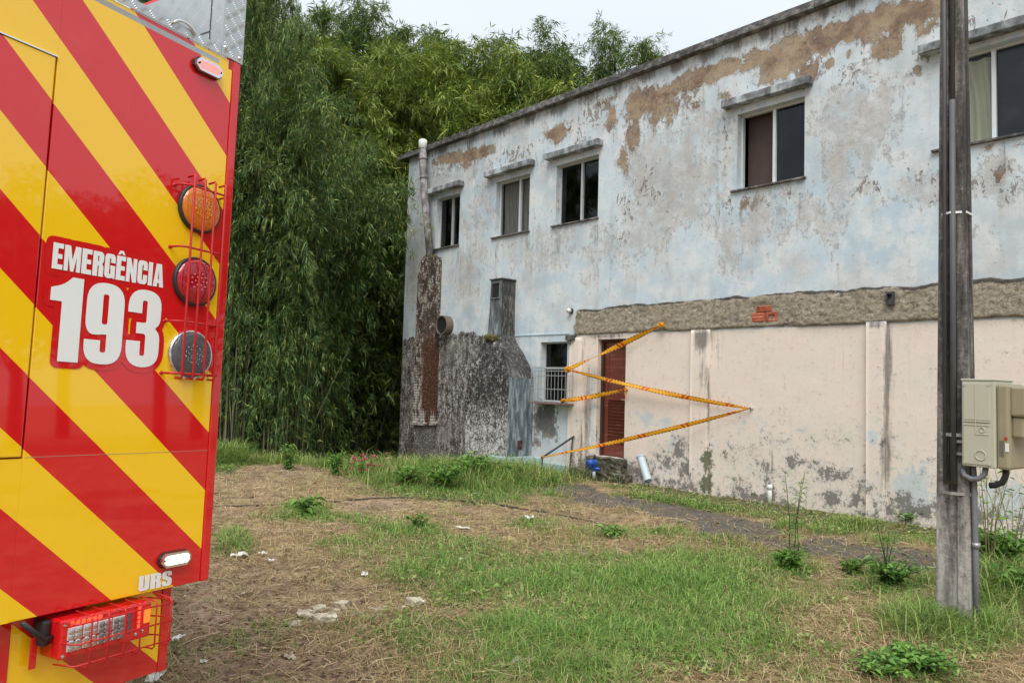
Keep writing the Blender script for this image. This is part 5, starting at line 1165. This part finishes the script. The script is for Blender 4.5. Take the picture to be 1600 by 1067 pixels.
bamboo(905, 28.5, 3, 68, 'sparse bamboo clump with open tips, last but one above the roof', G_, .6, None, .9)
bamboo(950, 29.5, 3, 92, 'sparsest bamboo clump, furthest right above the roof', G_, 3.6, None, .9)
bamboo(800, 30.0, 1, 132, 'low bushy bamboo clump along the roof line', G_, 3.7, None, 1.0)
bamboo(890, 31.0, 1, 140, 'low bushy bamboo clump behind the sparse tips', G_, 2.0, None, 1.0)
bamboo(470, 27.0, 3, 5, 'thin tall bamboo with sparse tips against the sky near the truck', G_, 1.4, None, 1.0)
bamboo(560, 27.0, 3, 28, 'thin bamboo with sparse tips against the sky left of the leafy tree', G_, 4.4, None, 1.0)
bamboo(410, 26.0, 1, 110, 'dark bamboo clump deep behind the truck corner', G_, .1, None, 1.0)
bamboo(570, 32.0, 1, 150, 'dark bamboo clump deep inside the gap', G_, 2.9, None, 1.0)
bamboo(500, 31.0, 1, 120, 'dark bamboo clump deep behind the drooping one', G_, 4.4, None, 1.0)
bamboo(532, 22.5, 1, 300, 'low dark bamboo clump inside the gap beside the building', G_, 1.0, None, 1.0)
for i_, (x_, y_, v_) in enumerate(((-9.5, 17.5, 1), (-12.5, 19, 0), (-16, 18.5, 1), (-20, 20, 0), (-14, 23, 1), (-25, 21, 1))):
    bamboo(800 + 1156 * x_ / y_, y_, v_, 60, 'bamboo clump standing behind the striped truck', 'bamboo clumps behind the truck', i_ * 1.1, None, 1.0)
# broadleaf trees: trunk, limbs, crown of leaf clusters
def tree_meshes(seed, H, R, N, leaf=.11):
    r = np.random.default_rng(seed); mb = MB(); rr = random.Random(seed)
    mb.tube([(0, 0, -.4), (.05, .02, H * .25), (.12, -.06, H * .5), (.05, .08, H * .8)], [.24, .19, .13, .05], 9)
    C_ = []
    for i in range(26):
        a = rr.uniform(0, 6.28); z0 = H * rr.uniform(.28, .72); e = rr.uniform(.4, 1) * R; z1 = min(H * .97, z0 + e * rr.uniform(.25, 1.1)); p = Vector((math.cos(a) * e, math.sin(a) * e, z1))
        mb.tube([(.08, 0, z0), (p.x * .5, p.y * .5, z0 + (z1 - z0) * .35), p], [.075, .05, .018], 6, False)
        for k in range(5): C_.append((p.x * rr.uniform(.55, 1.12) + rr.gauss(0, .35), p.y * rr.uniform(.55, 1.12) + rr.gauss(0, .35), z1 + rr.gauss(0, .5), rr.uniform(.35, .75)))
    for k in range(14): C_.append((rr.gauss(0, R * .25), rr.gauss(0, R * .25), H * rr.uniform(.82, 1.0), rr.uniform(.35, .6)))
    C_ = np.array(C_); ci = r.integers(0, len(C_), N); u_ = unit(r.normal(0, 1, (N, 3))); P = C_[ci, :3] + u_ * (C_[ci, 3] * r.uniform(.35, 1, N) ** .5)[:, None] * np.array([1, 1, .7])
    D = unit(u_ + r.normal(0, .7, (N, 3)) + np.array([0, 0, -.2])); L = r.uniform(.6, 1.2, N) * leaf
    V, F = quads_leaf(P, D, L, L * .55, .1, r); me = np_mesh('crown', V, F); setattr_f(me, 'tone', np.repeat(np.clip(u_[:, 2] * .3 + r.normal(0, .15, N), 0, 1) * .6, 4))  # leaves on cluster tops coloured lighter, top light painted in
    return mb.mesh('trunk', True), me
TREES = [tree_meshes(201, 13.0, 3.2, 42000), tree_meshes(202, 8.0, 3.4, 26000, .16)]
def tree(x, y, ver, H, label, group, rot=0.0):
    k = H / (13.0, 8.0)[ver]; o = empty('broadleaf_tree', Matrix.Translation((x, y, terz(x, y))) @ Matrix.Rotation(rot, 4, 'Z') @ Matrix.Scale(k, 4)); tag(o, label, 'tree', group)
    link('trunk', TREES[ver][0], M_BARK, o); link('crown', TREES[ver][1], M_TREE, o); return o
def at(px, Yd): d = ray(px, 600); return d.x / d.y * Yd
tree(at(655, 31), 31, 0, 15.0, 'tall dark broadleaf tree rising behind the building corner', 'broadleaf trees behind the bamboo')
tree(at(720, 33), 33, 0, 14.6, 'dark broadleaf tree above the roof beside the yellowish bamboo', 'broadleaf trees behind the bamboo', 2.0)
for i, (x, y, H) in enumerate(((24, 1.5, 8.0), (28, 7.5, 9.6), (27, -5, 9.2), (33, 3, 9.6), (22.5, 5.5, 7.8), (18, -9, 8), (8, -14, 9), (-2, -17, 9))):
    tree(x, y, 1, H, 'bushy roadside tree out of view across the street from the yard', 'trees across the street', i * 1.3)

# ------------------------------------------------------------------ ground cover
def view_points(N, y0=3.7, y1=17.5, power=1.0, seed=0):
    r = np.random.default_rng(seed); q = r.uniform(0, 1, N)
    y = y0 * (y1 / y0) ** q if power == 1.0 else y0 + (y1 - y0) * q
    x = (r.uniform(-.62, .80, N)) * y; dx = x - ORI.x; dy = y - ORI.y
    d = dx * NV.x + dy * NV.y; s = dx * U.x + dy * U.y; k = (d > .03) | (s < -.1)
    k &= ~((s > 3.3) & (s < 5.0) & (d < .85)) & ~((s > 6.0) & (s < 7.5) & (d < .42)) & ~((s > 1.1) & (s < 1.62) & (d < .46))
    return x[k], y[k], s[k], d[k], r
def grass_mat(name, stops):
    t = NT(name); r = t.n('NewGeometry').outputs['Random Per Island']; c = t.ramp(r, stops); c = t.mix(t.attr('dry'), c, t.ramp(r, [(0, (.26, .18, .08)), (.5, (.46, .35, .17)), (1, (.62, .50, .28))]))
    return t.done(t.n('MixShader', {0: .3, 1: t.bsdf(c, .6, 0, Specular_IOR_Level=.3), 2: t.n('BsdfTranslucent', {0: c}).outputs[0]}).outputs[0])
M_GRASS = grass_mat('green_grass_blade', [(0, (.085, .17, .03)), (.45, (.165, .30, .055)), (.8, (.25, .41, .09)), (1, (.40, .50, .16))])
M_STRAW = grass_mat('dry_straw', [(0, (.15, .095, .05)), (.4, (.32, .22, .12)), (.75, (.52, .39, .22)), (1, (.70, .57, .36))])
def blades(name, x, y, h, wd, lean, r, mat, dry, curl=.6, z0=0.0):
    n = len(x); a = r.uniform(0, 2 * np.pi, n); dr = np.stack([np.cos(a), np.sin(a), np.zeros(n)], 1); sd = np.stack([-np.sin(a + r.normal(0, .6, n)), np.cos(a), np.zeros(n)], 1); sd = unit(sd)
    b = np.stack([x, y, ter(x, y) + z0 - .01], 1); l1 = lean * r.uniform(.3, 1.2, n)
    m = b + dr * (h * .45 * l1)[:, None] + np.array([0, 0, 1.0]) * (h * .62 * np.sqrt(np.clip(1 - .5 * l1 ** 2, .08, 1)))[:, None]
    tp = m + dr * (h * (.25 + .5 * curl * l1))[:, None] + np.array([0, 0, 1.0]) * (h * .38 * (1 - 1.3 * curl * l1))[:, None]
    tp[:, 2] = np.maximum(tp[:, 2], b[:, 2] + .012); w2 = (wd * .5)[:, None]
    V = np.stack([b - sd * w2, b + sd * w2, m - sd * w2 * .8, m + sd * w2 * .8, tp], 1).reshape(-1, 3); k = np.arange(n)[:, None] * 5
    F = np.concatenate([k + np.array([[0, 1, 3]]), k + np.array([[0, 3, 2]]), k + np.array([[2, 3, 4]])], 0)
    me = np_mesh(name, V, F); setattr_f(me, 'dry', np.repeat(dry, 5)); o = link(name, me, mat); tag(o, kind='stuff'); return o
x, y, s, d, r = view_points(420000, seed=1)
g, b, st, p = cover(x, y)
g = np.clip(g * 1.0 + .95 * (fbm(x * 2.3, y * 2.3, 97, 5) - .46), 0, 1.1) * (1 - .95 * p); k = r.uniform(0, 1, len(x)) < np.clip(g * 1.05 + .02, 0, 1) ** 1.15; x, y, g, s, d, p = x[k], y[k], g[k], s[k], d[k], p[k]
hm = .045 + .095 * np.clip(g, 0, 1) * (0.6 + .8 * fbm(x * 2.2, y * 2.2, 91)); near_wall = (d < 1.0) & (s > 5.5)
hm = np.where(near_wall, hm * .35, hm); hm = hm * r.uniform(.55, 1.35, len(x)) * (.45 + 1.15 * fbm(x * 1.4, y * 1.4, 119))
dry = np.clip((.42 - g) * .8 + (fbm(x * 2.1, y * 2.1, 99, 5) - .48) * 1.9 + r.normal(0, .22, len(x)) + .38 * near_wall, 0, 1)
blades('green_grass', x, y, hm, .0028 + .00045 * y, 1.65, r, M_GRASS, dry, .9)
# scattered dry blades, lying straw
x, y, s, d, r = view_points(150000, seed=2)
g, b, st, p = cover(x, y); k = r.uniform(0, 1, len(x)) < np.clip(.25 + .75 * st - .55 * b, .05, 1) * (1 - .8 * p) * (1 - .1 * np.clip(g, 0, 1)); x, y = x[k], y[k]
blades('dry_grass', x, y, r.uniform(.04, .15, len(x)), .0026 + .00035 * y, 1.3, r, M_STRAW, np.clip(r.normal(.45, .3, len(x)), 0, 1), .85)
x, y, s, d, r = view_points(150000, y1=15.0, seed=3)
g, b, st, p = cover(x, y); k = r.uniform(0, 1, len(x)) < np.clip(.42 + .6 * st - .42 * b, .05, 1) * (1 - .80 * p) * (1 - .45 * np.clip(g, 0, 1)); x, y = x[k], y[k]; n = len(x)
a = r.uniform(0, 6.283, n); L = r.gamma(2.0, .045, n) + .03; dr = np.stack([np.cos(a), np.sin(a), r.normal(0, .10, n)], 1); sd = np.stack([-np.sin(a), np.cos(a), r.normal(0, .3, n)], 1); W_ = (.002 + .00028 * y) * r.uniform(.7, 1.6, n)
c = np.stack([x, y, ter(x, y) + (fbm(x * 4, y * 4, 51) - .5) * .05 + r.uniform(.008, .035, n)], 1)
bend = np.stack([-np.sin(a), np.cos(a), np.zeros(n)], 1) * (r.normal(0, .12, n) * L)[:, None]
A = c - dr * (L * .5)[:, None]; Z_ = c + dr * (L * .5)[:, None]; M = c + bend; w2 = (sd * (W_ * .5)[:, None])
V = np.stack([A - w2, A + w2, M - w2, M + w2, Z_ - w2, Z_ + w2], 1).reshape(-1, 3); kk = np.arange(n)[:, None] * 6
me = np_mesh('straw_litter', V, np.concatenate([kk + np.array([[0, 1, 3, 2]]), kk + np.array([[2, 3, 5, 4]])], 0)); setattr_f(me, 'dry', np.repeat(np.clip(r.normal(.25, .35, n), 0, 1), 6)); tag(link('straw_litter', me, M_STRAW), kind='stuff')
def scatter_leaves(name, n, sz0, sz1, seed, mat, fn, tilt=.35, asp=.5, y1=15.0):
    x, y, s, d, r = view_points(n, y1=y1, seed=seed); g, b, st, p = cover(x, y); k = r.uniform(0, 1, len(x)) < fn(g, b, st, p, x, y); x, y = x[k], y[k]; n = len(x)
    a = r.uniform(0, 6.283, n); D = unit(np.stack([np.cos(a), np.sin(a), r.normal(.1, tilt, n)], 1)); L = r.uniform(sz0, sz1, n) * (1 + .04 * y)
    P = np.stack([x, y, ter(x, y) + r.uniform(.004, .05 if tilt > .3 else .02, n)], 1); V, F = quads_leaf(P, D, L, L * asp * r.uniform(.5, 1.2, n), .1, r)
    me = np_mesh(name, V, F); setattr_f(me, 'tone', np.zeros(len(V))); setattr_f(me, 'dry', np.repeat(np.clip(r.normal(.1, .3, n), 0, 1), 4)); tag(link(name, me, mat), kind='stuff')
scatter_leaves('low_leaves', 90000, .018, .045, 61, M_GRASS, lambda g, b, st, p, x, y: np.clip(g * 1.2 - .1, 0, 1) * sstep(.46, .62, fbm(x * 2.8, y * 2.8, 111)), .45, .55)
scatter_leaves('leaf_litter', 40000, .015, .055, 62, leafmat('dead_leaf', [(0, (.030, .020, .014)), (.4, (.12, .07, .04)), (.8, (.28, .18, .10)), (1, (.45, .36, .25))], .1), lambda g, b, st, p, x, y: np.clip(.10 + .55 * b + .12 * p, 0, 1), .12, .35)
scatter_leaves('pale_chips', 9000, .006, .02, 63, M_STRAW, lambda g, b, st, p, x, y: np.clip(.08 + .3 * b, 0, 1), .2, .7)
# lush weeds at the foot of the oven, long tussocks
def patch(px, py, a, b, n, r):
    X_, Y_ = [], []
    c = ground(px, py, -.1); q = ground(px + a, py, -.1); t_ = ground(px, py - b, -.1); ra, rb = abs(q.x - c.x), abs(t_.y - c.y)
    u_ = r.normal(0, .5, n); v_ = r.normal(0, .5, n); yy = c.y + v_ * rb; return c.x * yy / c.y + u_ * ra, yy
def keep_out(x, y):
    dx = x - ORI.x; dy = y - ORI.y; s = dx * U.x + dy * U.y; d = dx * NV.x + dy * NV.y
    return (d > .05) & ~((s > 3.2) & (s < 5.0) & (d < .86)) & ~((s > 1.1) & (s < 1.62) & (d < .46)) | (s < -.05)
r = np.random.default_rng(5)
for (px, py, a, b, n, h0, h1, nm) in ((715, 752, 140, 15, 19000, .16, .62, 'lush_grass'), (640, 762, 50, 8, 4000, .12, .32, 'lush_grass'), (790, 752, 50, 8, 4000, .1, .26, 'lush_grass'), (352, 737, 28, 5, 2600, .3, .75, 'tall_grass'), (440, 733, 60, 5, 2000, .12, .4, 'tall_grass'), (530, 742, 50, 4, 1500, .1, .4, 'tall_grass'),
                                      (1500, 1005, 80, 26, 2200, .12, .34, 'tussock_grass'), (1572, 930, 50, 30, 3600, .2, .5, 'tussock_grass'), (1440, 1000, 50, 22, 1200, .15, .35, 'tussock_grass'), (1330, 832, 40, 7, 1600, .08, .2, 'tussock_grass'), (1230, 835, 24, 5, 500, .08, .2, 'tussock_grass'), (475, 808, 40, 8, 1500, .06, .18, 'tussock_grass'), (365, 858, 24, 12, 1300, .05, .16, 'tussock_grass'), (1000, 985, 200, 45, 9000, .06, .15, 'lush_grass'), (1080, 915, 150, 36, 8000, .06, .15, 'lush_grass'), (770, 905, 120, 30, 2200, .05, .13, 'lush_grass')):
    x, y = patch(px, py, a, b, n, r); k = keep_out(x, y); x, y = x[k], y[k]
    blades(nm, x, y, h0 + (h1 - h0) * r.beta(1.3, 1.6, len(x)), (.0035 + .0004 * y) * r.uniform(.6, 1.4, len(x)), 1.35, r, M_GRASS, np.clip(r.normal(.08, .3, len(x)) + .9 * (fbm(x * 2, y * 2, 98) - .5), 0, 1), .8)

# ------------------------------------------------------------------ single weeds, flowers
M_WLEAF = leafmat('weed_leaf', [(0, (.07, .17, .032)), (.5, (.15, .31, .055)), (1, (.26, .44, .10))], .3)
M_WSTEM = flat('weed_stem', (.045, .06, .025), .7, var=.3)
M_DSTEM = flat('dry_stem', (.20, .18, .08), .8, var=.3)
M_PINK = flat('pink_petal', (.62, .08, .20), .6, var=.3)
M_SEED = flat('pale_seed_head', (.45, .42, .24), .8, var=.3)
def weed(px, py, label, stems, h, nl, leaf, spread=.12, low=.0, name='weed', bare=False, seed=0, wleaf=.35, group=None, mat=None, pos=None):
    p = pos or gp(px, py); o = empty(name, Matrix.Translation(p)); tag(o, label, 'weed', group); r = np.random.default_rng(seed); mb = MB(); PB = []; DB = []; tips = []
    for i in range(stems):
        a = r.uniform(0, 6.28); hh = h * r.uniform(.6, 1.0); e = spread * hh * r.uniform(.3, 1.3) / .5
        b0 = Vector((r.normal(0, .02), r.normal(0, .02), -.02)); pts = [b0, Vector((math.cos(a) * e * .35, math.sin(a) * e * .35, hh * .5)), Vector((math.cos(a) * e, math.sin(a) * e, hh))]
        mb.tube(pts, [.006, .0045, .002], 5, False); tips.append(pts[2])
        for q in range(nl):
            t_ = r.uniform(low, 1.0); pp = pts[0].lerp(pts[1], t_ * 2) if t_ < .5 else pts[1].lerp(pts[2], t_ * 2 - 1)
            PB.append(pp); a2 = r.uniform(0, 6.28); DB.append((math.cos(a2), math.sin(a2), r.uniform(-.1, .8)))
        if bare:
            for q in range(5):
                t_ = r.uniform(.55, 1); pp = pts[1].lerp(pts[2], t_ * 2 - 1 if t_ > .5 else 0); a2 = r.uniform(0, 6.28); q2 = pp + Vector((math.cos(a2) * .07, math.sin(a2) * .07, .11)) * float(r.uniform(.6, 1.5)); mb.tube([pp, q2], [.002, .0012], 4, False); tips.append(q2)
    mb.build('stems', M_DSTEM if bare else M_WSTEM, o)
    n = len(PB)
    if n:
        P = np.array([tuple(q) for q in PB]); D = unit(np.array(DB)); L = leaf * r.uniform(.5, 1.25, n); V, F = quads_leaf(P + D * .01, D, L, L * wleaf, .35, r); me = np_mesh('leaves', V, F); setattr_f(me, 'tone', np.zeros(len(V))); link('leaves', me, mat or M_WLEAF, o)
    if bare:
        mb = MB()
        for q in tips: mb.tube([q, q + Vector((0, .0, .035))], [.005, .002], 5)
        mb.build('seed_heads', M_SEED, o)
    return o
weed(1238, 888, 'tall feathery weed standing alone at the pavement edge', 3, .95, 90, .09, .10, .12, seed=1, wleaf=.12)
weed(1232, 892, 'low leafy weed at the foot of the tall feathery one', 14, .22, 22, .085, .4, seed=2)
weed(1385, 905, 'branching weed with thin upright stems left of the pole', 4, .62, 40, .07, .16, .1, seed=3, wleaf=.16)
weed(1390, 918, 'wide low bushy weed left of the pole base', 26, .26, 26, .07, .55, seed=4)
weed(1330, 895, 'small leafy weed beside the wide bushy one', 12, .16, 16, .07, .5, seed=14)
weed(1430, 1048, 'broad-leaved creeping weed at the bottom right corner', 40, .15, 26, .055, .95, seed=5, wleaf=.6)
weed(1375, 1058, 'broad-leaved weed at the bottom edge of the yard', 20, .12, 22, .05, .9, seed=6, wleaf=.6)
weed(1545, 905, 'tall seeding weed right behind the utility pole', 9, 1.15, 8, .08, .13, .0, seed=7, bare=True)
weed(1583, 890, 'tall seeding weed at the right picture edge', 8, 1.0, 8, .08, .14, .0, seed=8, bare=True)
weed(1560, 900, 'leafy green weed thick around the foot of the seeding stalks', 34, .48, 34, .10, .32, seed=9, wleaf=.4)
weed(1590, 935, 'leafy green weed low at the right edge', 20, .3, 26, .09, .4, seed=10, wleaf=.4)
weed(478, 806, 'small bright weed tuft on the bare soil by the cable', 10, .28, 14, .13, .3, seed=11, wleaf=.3)
weed(655, 825, 'small leafy weed in the middle of the yard', 9, .18, 14, .08, .5, seed=12)
weed(690, 765, 'bushy green weed in front of the sooty wall', 34, .45, 24, .10, .45, seed=13)
weed(745, 752, 'bushy green weed in front of the oven', 34, .5, 26, .10, .45, seed=15)
weed(800, 752, 'bushy green weed beside the oven steps', 22, .34, 22, .09, .45, seed=16)
weed(640, 760, 'bushy green weed at the building corner', 26, .36, 22, .10, .45, seed=17)
weed(860, 757, 'low green weed under the handrail', 16, .16, 16, .07, .7, seed=18)
weed(525, 742, 'green leafy weed at the edge of the dark gap', 14, .42, 22, .10, .25, seed=19)
weed(450, 733, 'grey-green weed in front of the bamboo stems', 12, .5, 20, .09, .25, seed=20)
weed(1160, 775, 'small weed against the pink wall', 8, .3, 12, .06, .3, seed=21)
weed(960, 840, 'bright green weed tuft between the straw', 12, .14, 16, .08, .6, seed=22)
weed(1420, 818, 'dark creeping weed along the foot of the pink wall', 20, .2, 20, .07, .9, seed=23)
o = weed(568, 744, 'pink-flowered plant at the edge of the dark gap', 14, .32, 6, .12, .5, seed=24, name='flower'); o['category'] = 'flower'
mb = MB(); r_ = random.Random(5); mbs = []
for i in range(16):
    c = Vector((r_.gauss(0, .13), r_.gauss(0, .06), r_.uniform(.10, .36)))
    for q in range(5):
        a = q * 1.257 + r_.random(); d1 = Vector((math.cos(a), math.sin(a) * .5 - .5, .5 + .5 * math.sin(a))).normalized(); e = d1.cross(Vector((0, 1, .3))).normalized() * .018
        mb.add([c, c + d1 * .025 + e, c + d1 * .05, c + d1 * .025 - e], [(0, 1, 2, 3)])
tag(mb.build('petals', M_PINK, o), kind='stuff')
o = weed(600, 742, 'pale dry arching grass stalks beside the building corner', 6, .5, 3, .12, .5, seed=25, mat=M_STRAW)

# ------------------------------------------------------------------ litter, cable, broken slab
M_LITTER = flat('dirty_white_litter', (.66, .66, .62), .6, var=.15)
M_SLAB = weathered('broken_white_concrete', (.22, .19, .13), (.50, .45, .34), (.72, .68, .58), 9)
def scrap(px, py, sx, sy, label, seed, mat=None, cat='litter', name='litter'):
    p = gp(px, py); r = np.random.default_rng(seed); nx_, ny_ = 7, 6; vs = []
    for j in range(ny_):
        for i in range(nx_): vs.append(((i / (nx_ - 1) - .5) * sx + r.normal(0, sx * .05), (j / (ny_ - 1) - .5) * sy + r.normal(0, sy * .06), .012 + abs(r.normal(0, .007)) + .25 * min(sx, sy) * abs(math.sin(i * .9 + seed) * math.cos(j * .8))))
    fs = [(j * nx_ + i, j * nx_ + i + 1, (j + 1) * nx_ + i + 1, (j + 1) * nx_ + i) for j in range(ny_ - 1) for i in range(nx_ - 1)]
    o = MB().add(vs, fs).build(name, mat or M_LITTER); o.location = p; o.rotation_euler.z = float(r.uniform(0, 3)); sm = o.modifiers.new('thick', 'SOLIDIFY'); sm.thickness = .004
    return tag(o, label, cat)
scrap(374, 870, .15, .09, 'larger white scrap near the truck corner', 1); scrap(411, 867, .09, .06, 'small white scrap right of the larger one', 2); scrap(424, 878, .05, .05, 'tiny grey scrap below the two white ones', 21)
scrap(570, 899, .10, .05, 'crumpled white and blue wrapper in the grass', 3); scrap(816, 1037, .12, .06, 'crumpled silver wrapper at the bottom of the yard', 4)
scrap(826, 811, .16, .12, 'white crumpled bag in the grass before the pavement', 5); scrap(724, 827, .14, .06, 'flat white scrap on the straw in mid yard', 6)
scrap(722, 876, .07, .05, 'little white scrap half hidden in grass', 7); scrap(278, 1000, .09, .05, 'white scrap beside the lower truck edge', 8); scrap(243, 1062, .16, .07, 'white scrap under the truck at the bottom edge', 9)
scrap(452, 1030, .10, .05, 'pale scrap on the dark soil', 10, M_SLAB); scrap(318, 1037, .04, .03, 'tiny pale chip on the dark soil near the truck', 11)
sp = gp(500, 968); SB = empty('broken_slab', Matrix.Translation(sp)); tag(SB, 'broken cream concrete slab pieces half buried in the yard', 'concrete slab')
for i, (px, py, a, b, h) in enumerate(((505, 972, .16, .13, .05), (478, 962, .13, .09, .03), (497, 955, .10, .06, .04), (536, 950, .10, .06, .05), (520, 957, .09, .06, .03), (462, 975, .09, .05, .02), (560, 960, .10, .04, .015), (590, 952, .14, .035, .015), (648, 946, .12, .10, .05), (625, 952, .08, .04, .02), (590, 962, .12, .03, .012))):
    p = gp(px, py) - sp; f_ = rough_block('fragment', M_SLAB, SB, (-a / 2, -b / 2, -.03), (a / 2, b / 2, h), .010, .035, 40 + i); f_.location = p; f_.rotation_euler = (random.uniform(-.1, .1), random.uniform(-.1, .1), random.uniform(-.5, .9))
c0 = gp(318, 793); pts = [gp(x_, y_) - c0 + Vector((0, 0, .012)) for x_, y_ in ((318, 793), (360, 792), (420, 790), (470, 788), (520, 785), (570, 781), (625, 778), (700, 782), (770, 788), (810, 795), (860, 803), (905, 812), (950, 822))]
o = MB().tube(pts, .012, 6).build('black_cable', M_BLACK, None, True); o.location = c0; tag(o, 'thin black cable lying across the soil from the truck to the pavement', 'cable')
# stones along the foot of the wall and on the pavement
r_ = random.Random(12)
mb = MB()
for i in range(240):
    px, py = r_.uniform(880, 1470), 0; s_ = r_.uniform(5.6, 13.2); d_ = abs(r_.gauss(.06, .35)) if i < 140 else r_.uniform(.5, 3); p = bl(s_, d_, 0); p.z = terz(p.x, p.y); q = r_.uniform(.006, .028)
    bm = bmesh.new(); bmesh.ops.create_icosphere(bm, subdivisions=1, radius=q); vs = [Vector(v_.co) * r_.uniform(.7, 1.3) + p for v_ in bm.verts]; mb.add(vs, [[l.index for l in f.verts] for f in bm.faces]); bm.free()
tag(mb.build('gravel', M_STEP), kind='stuff')
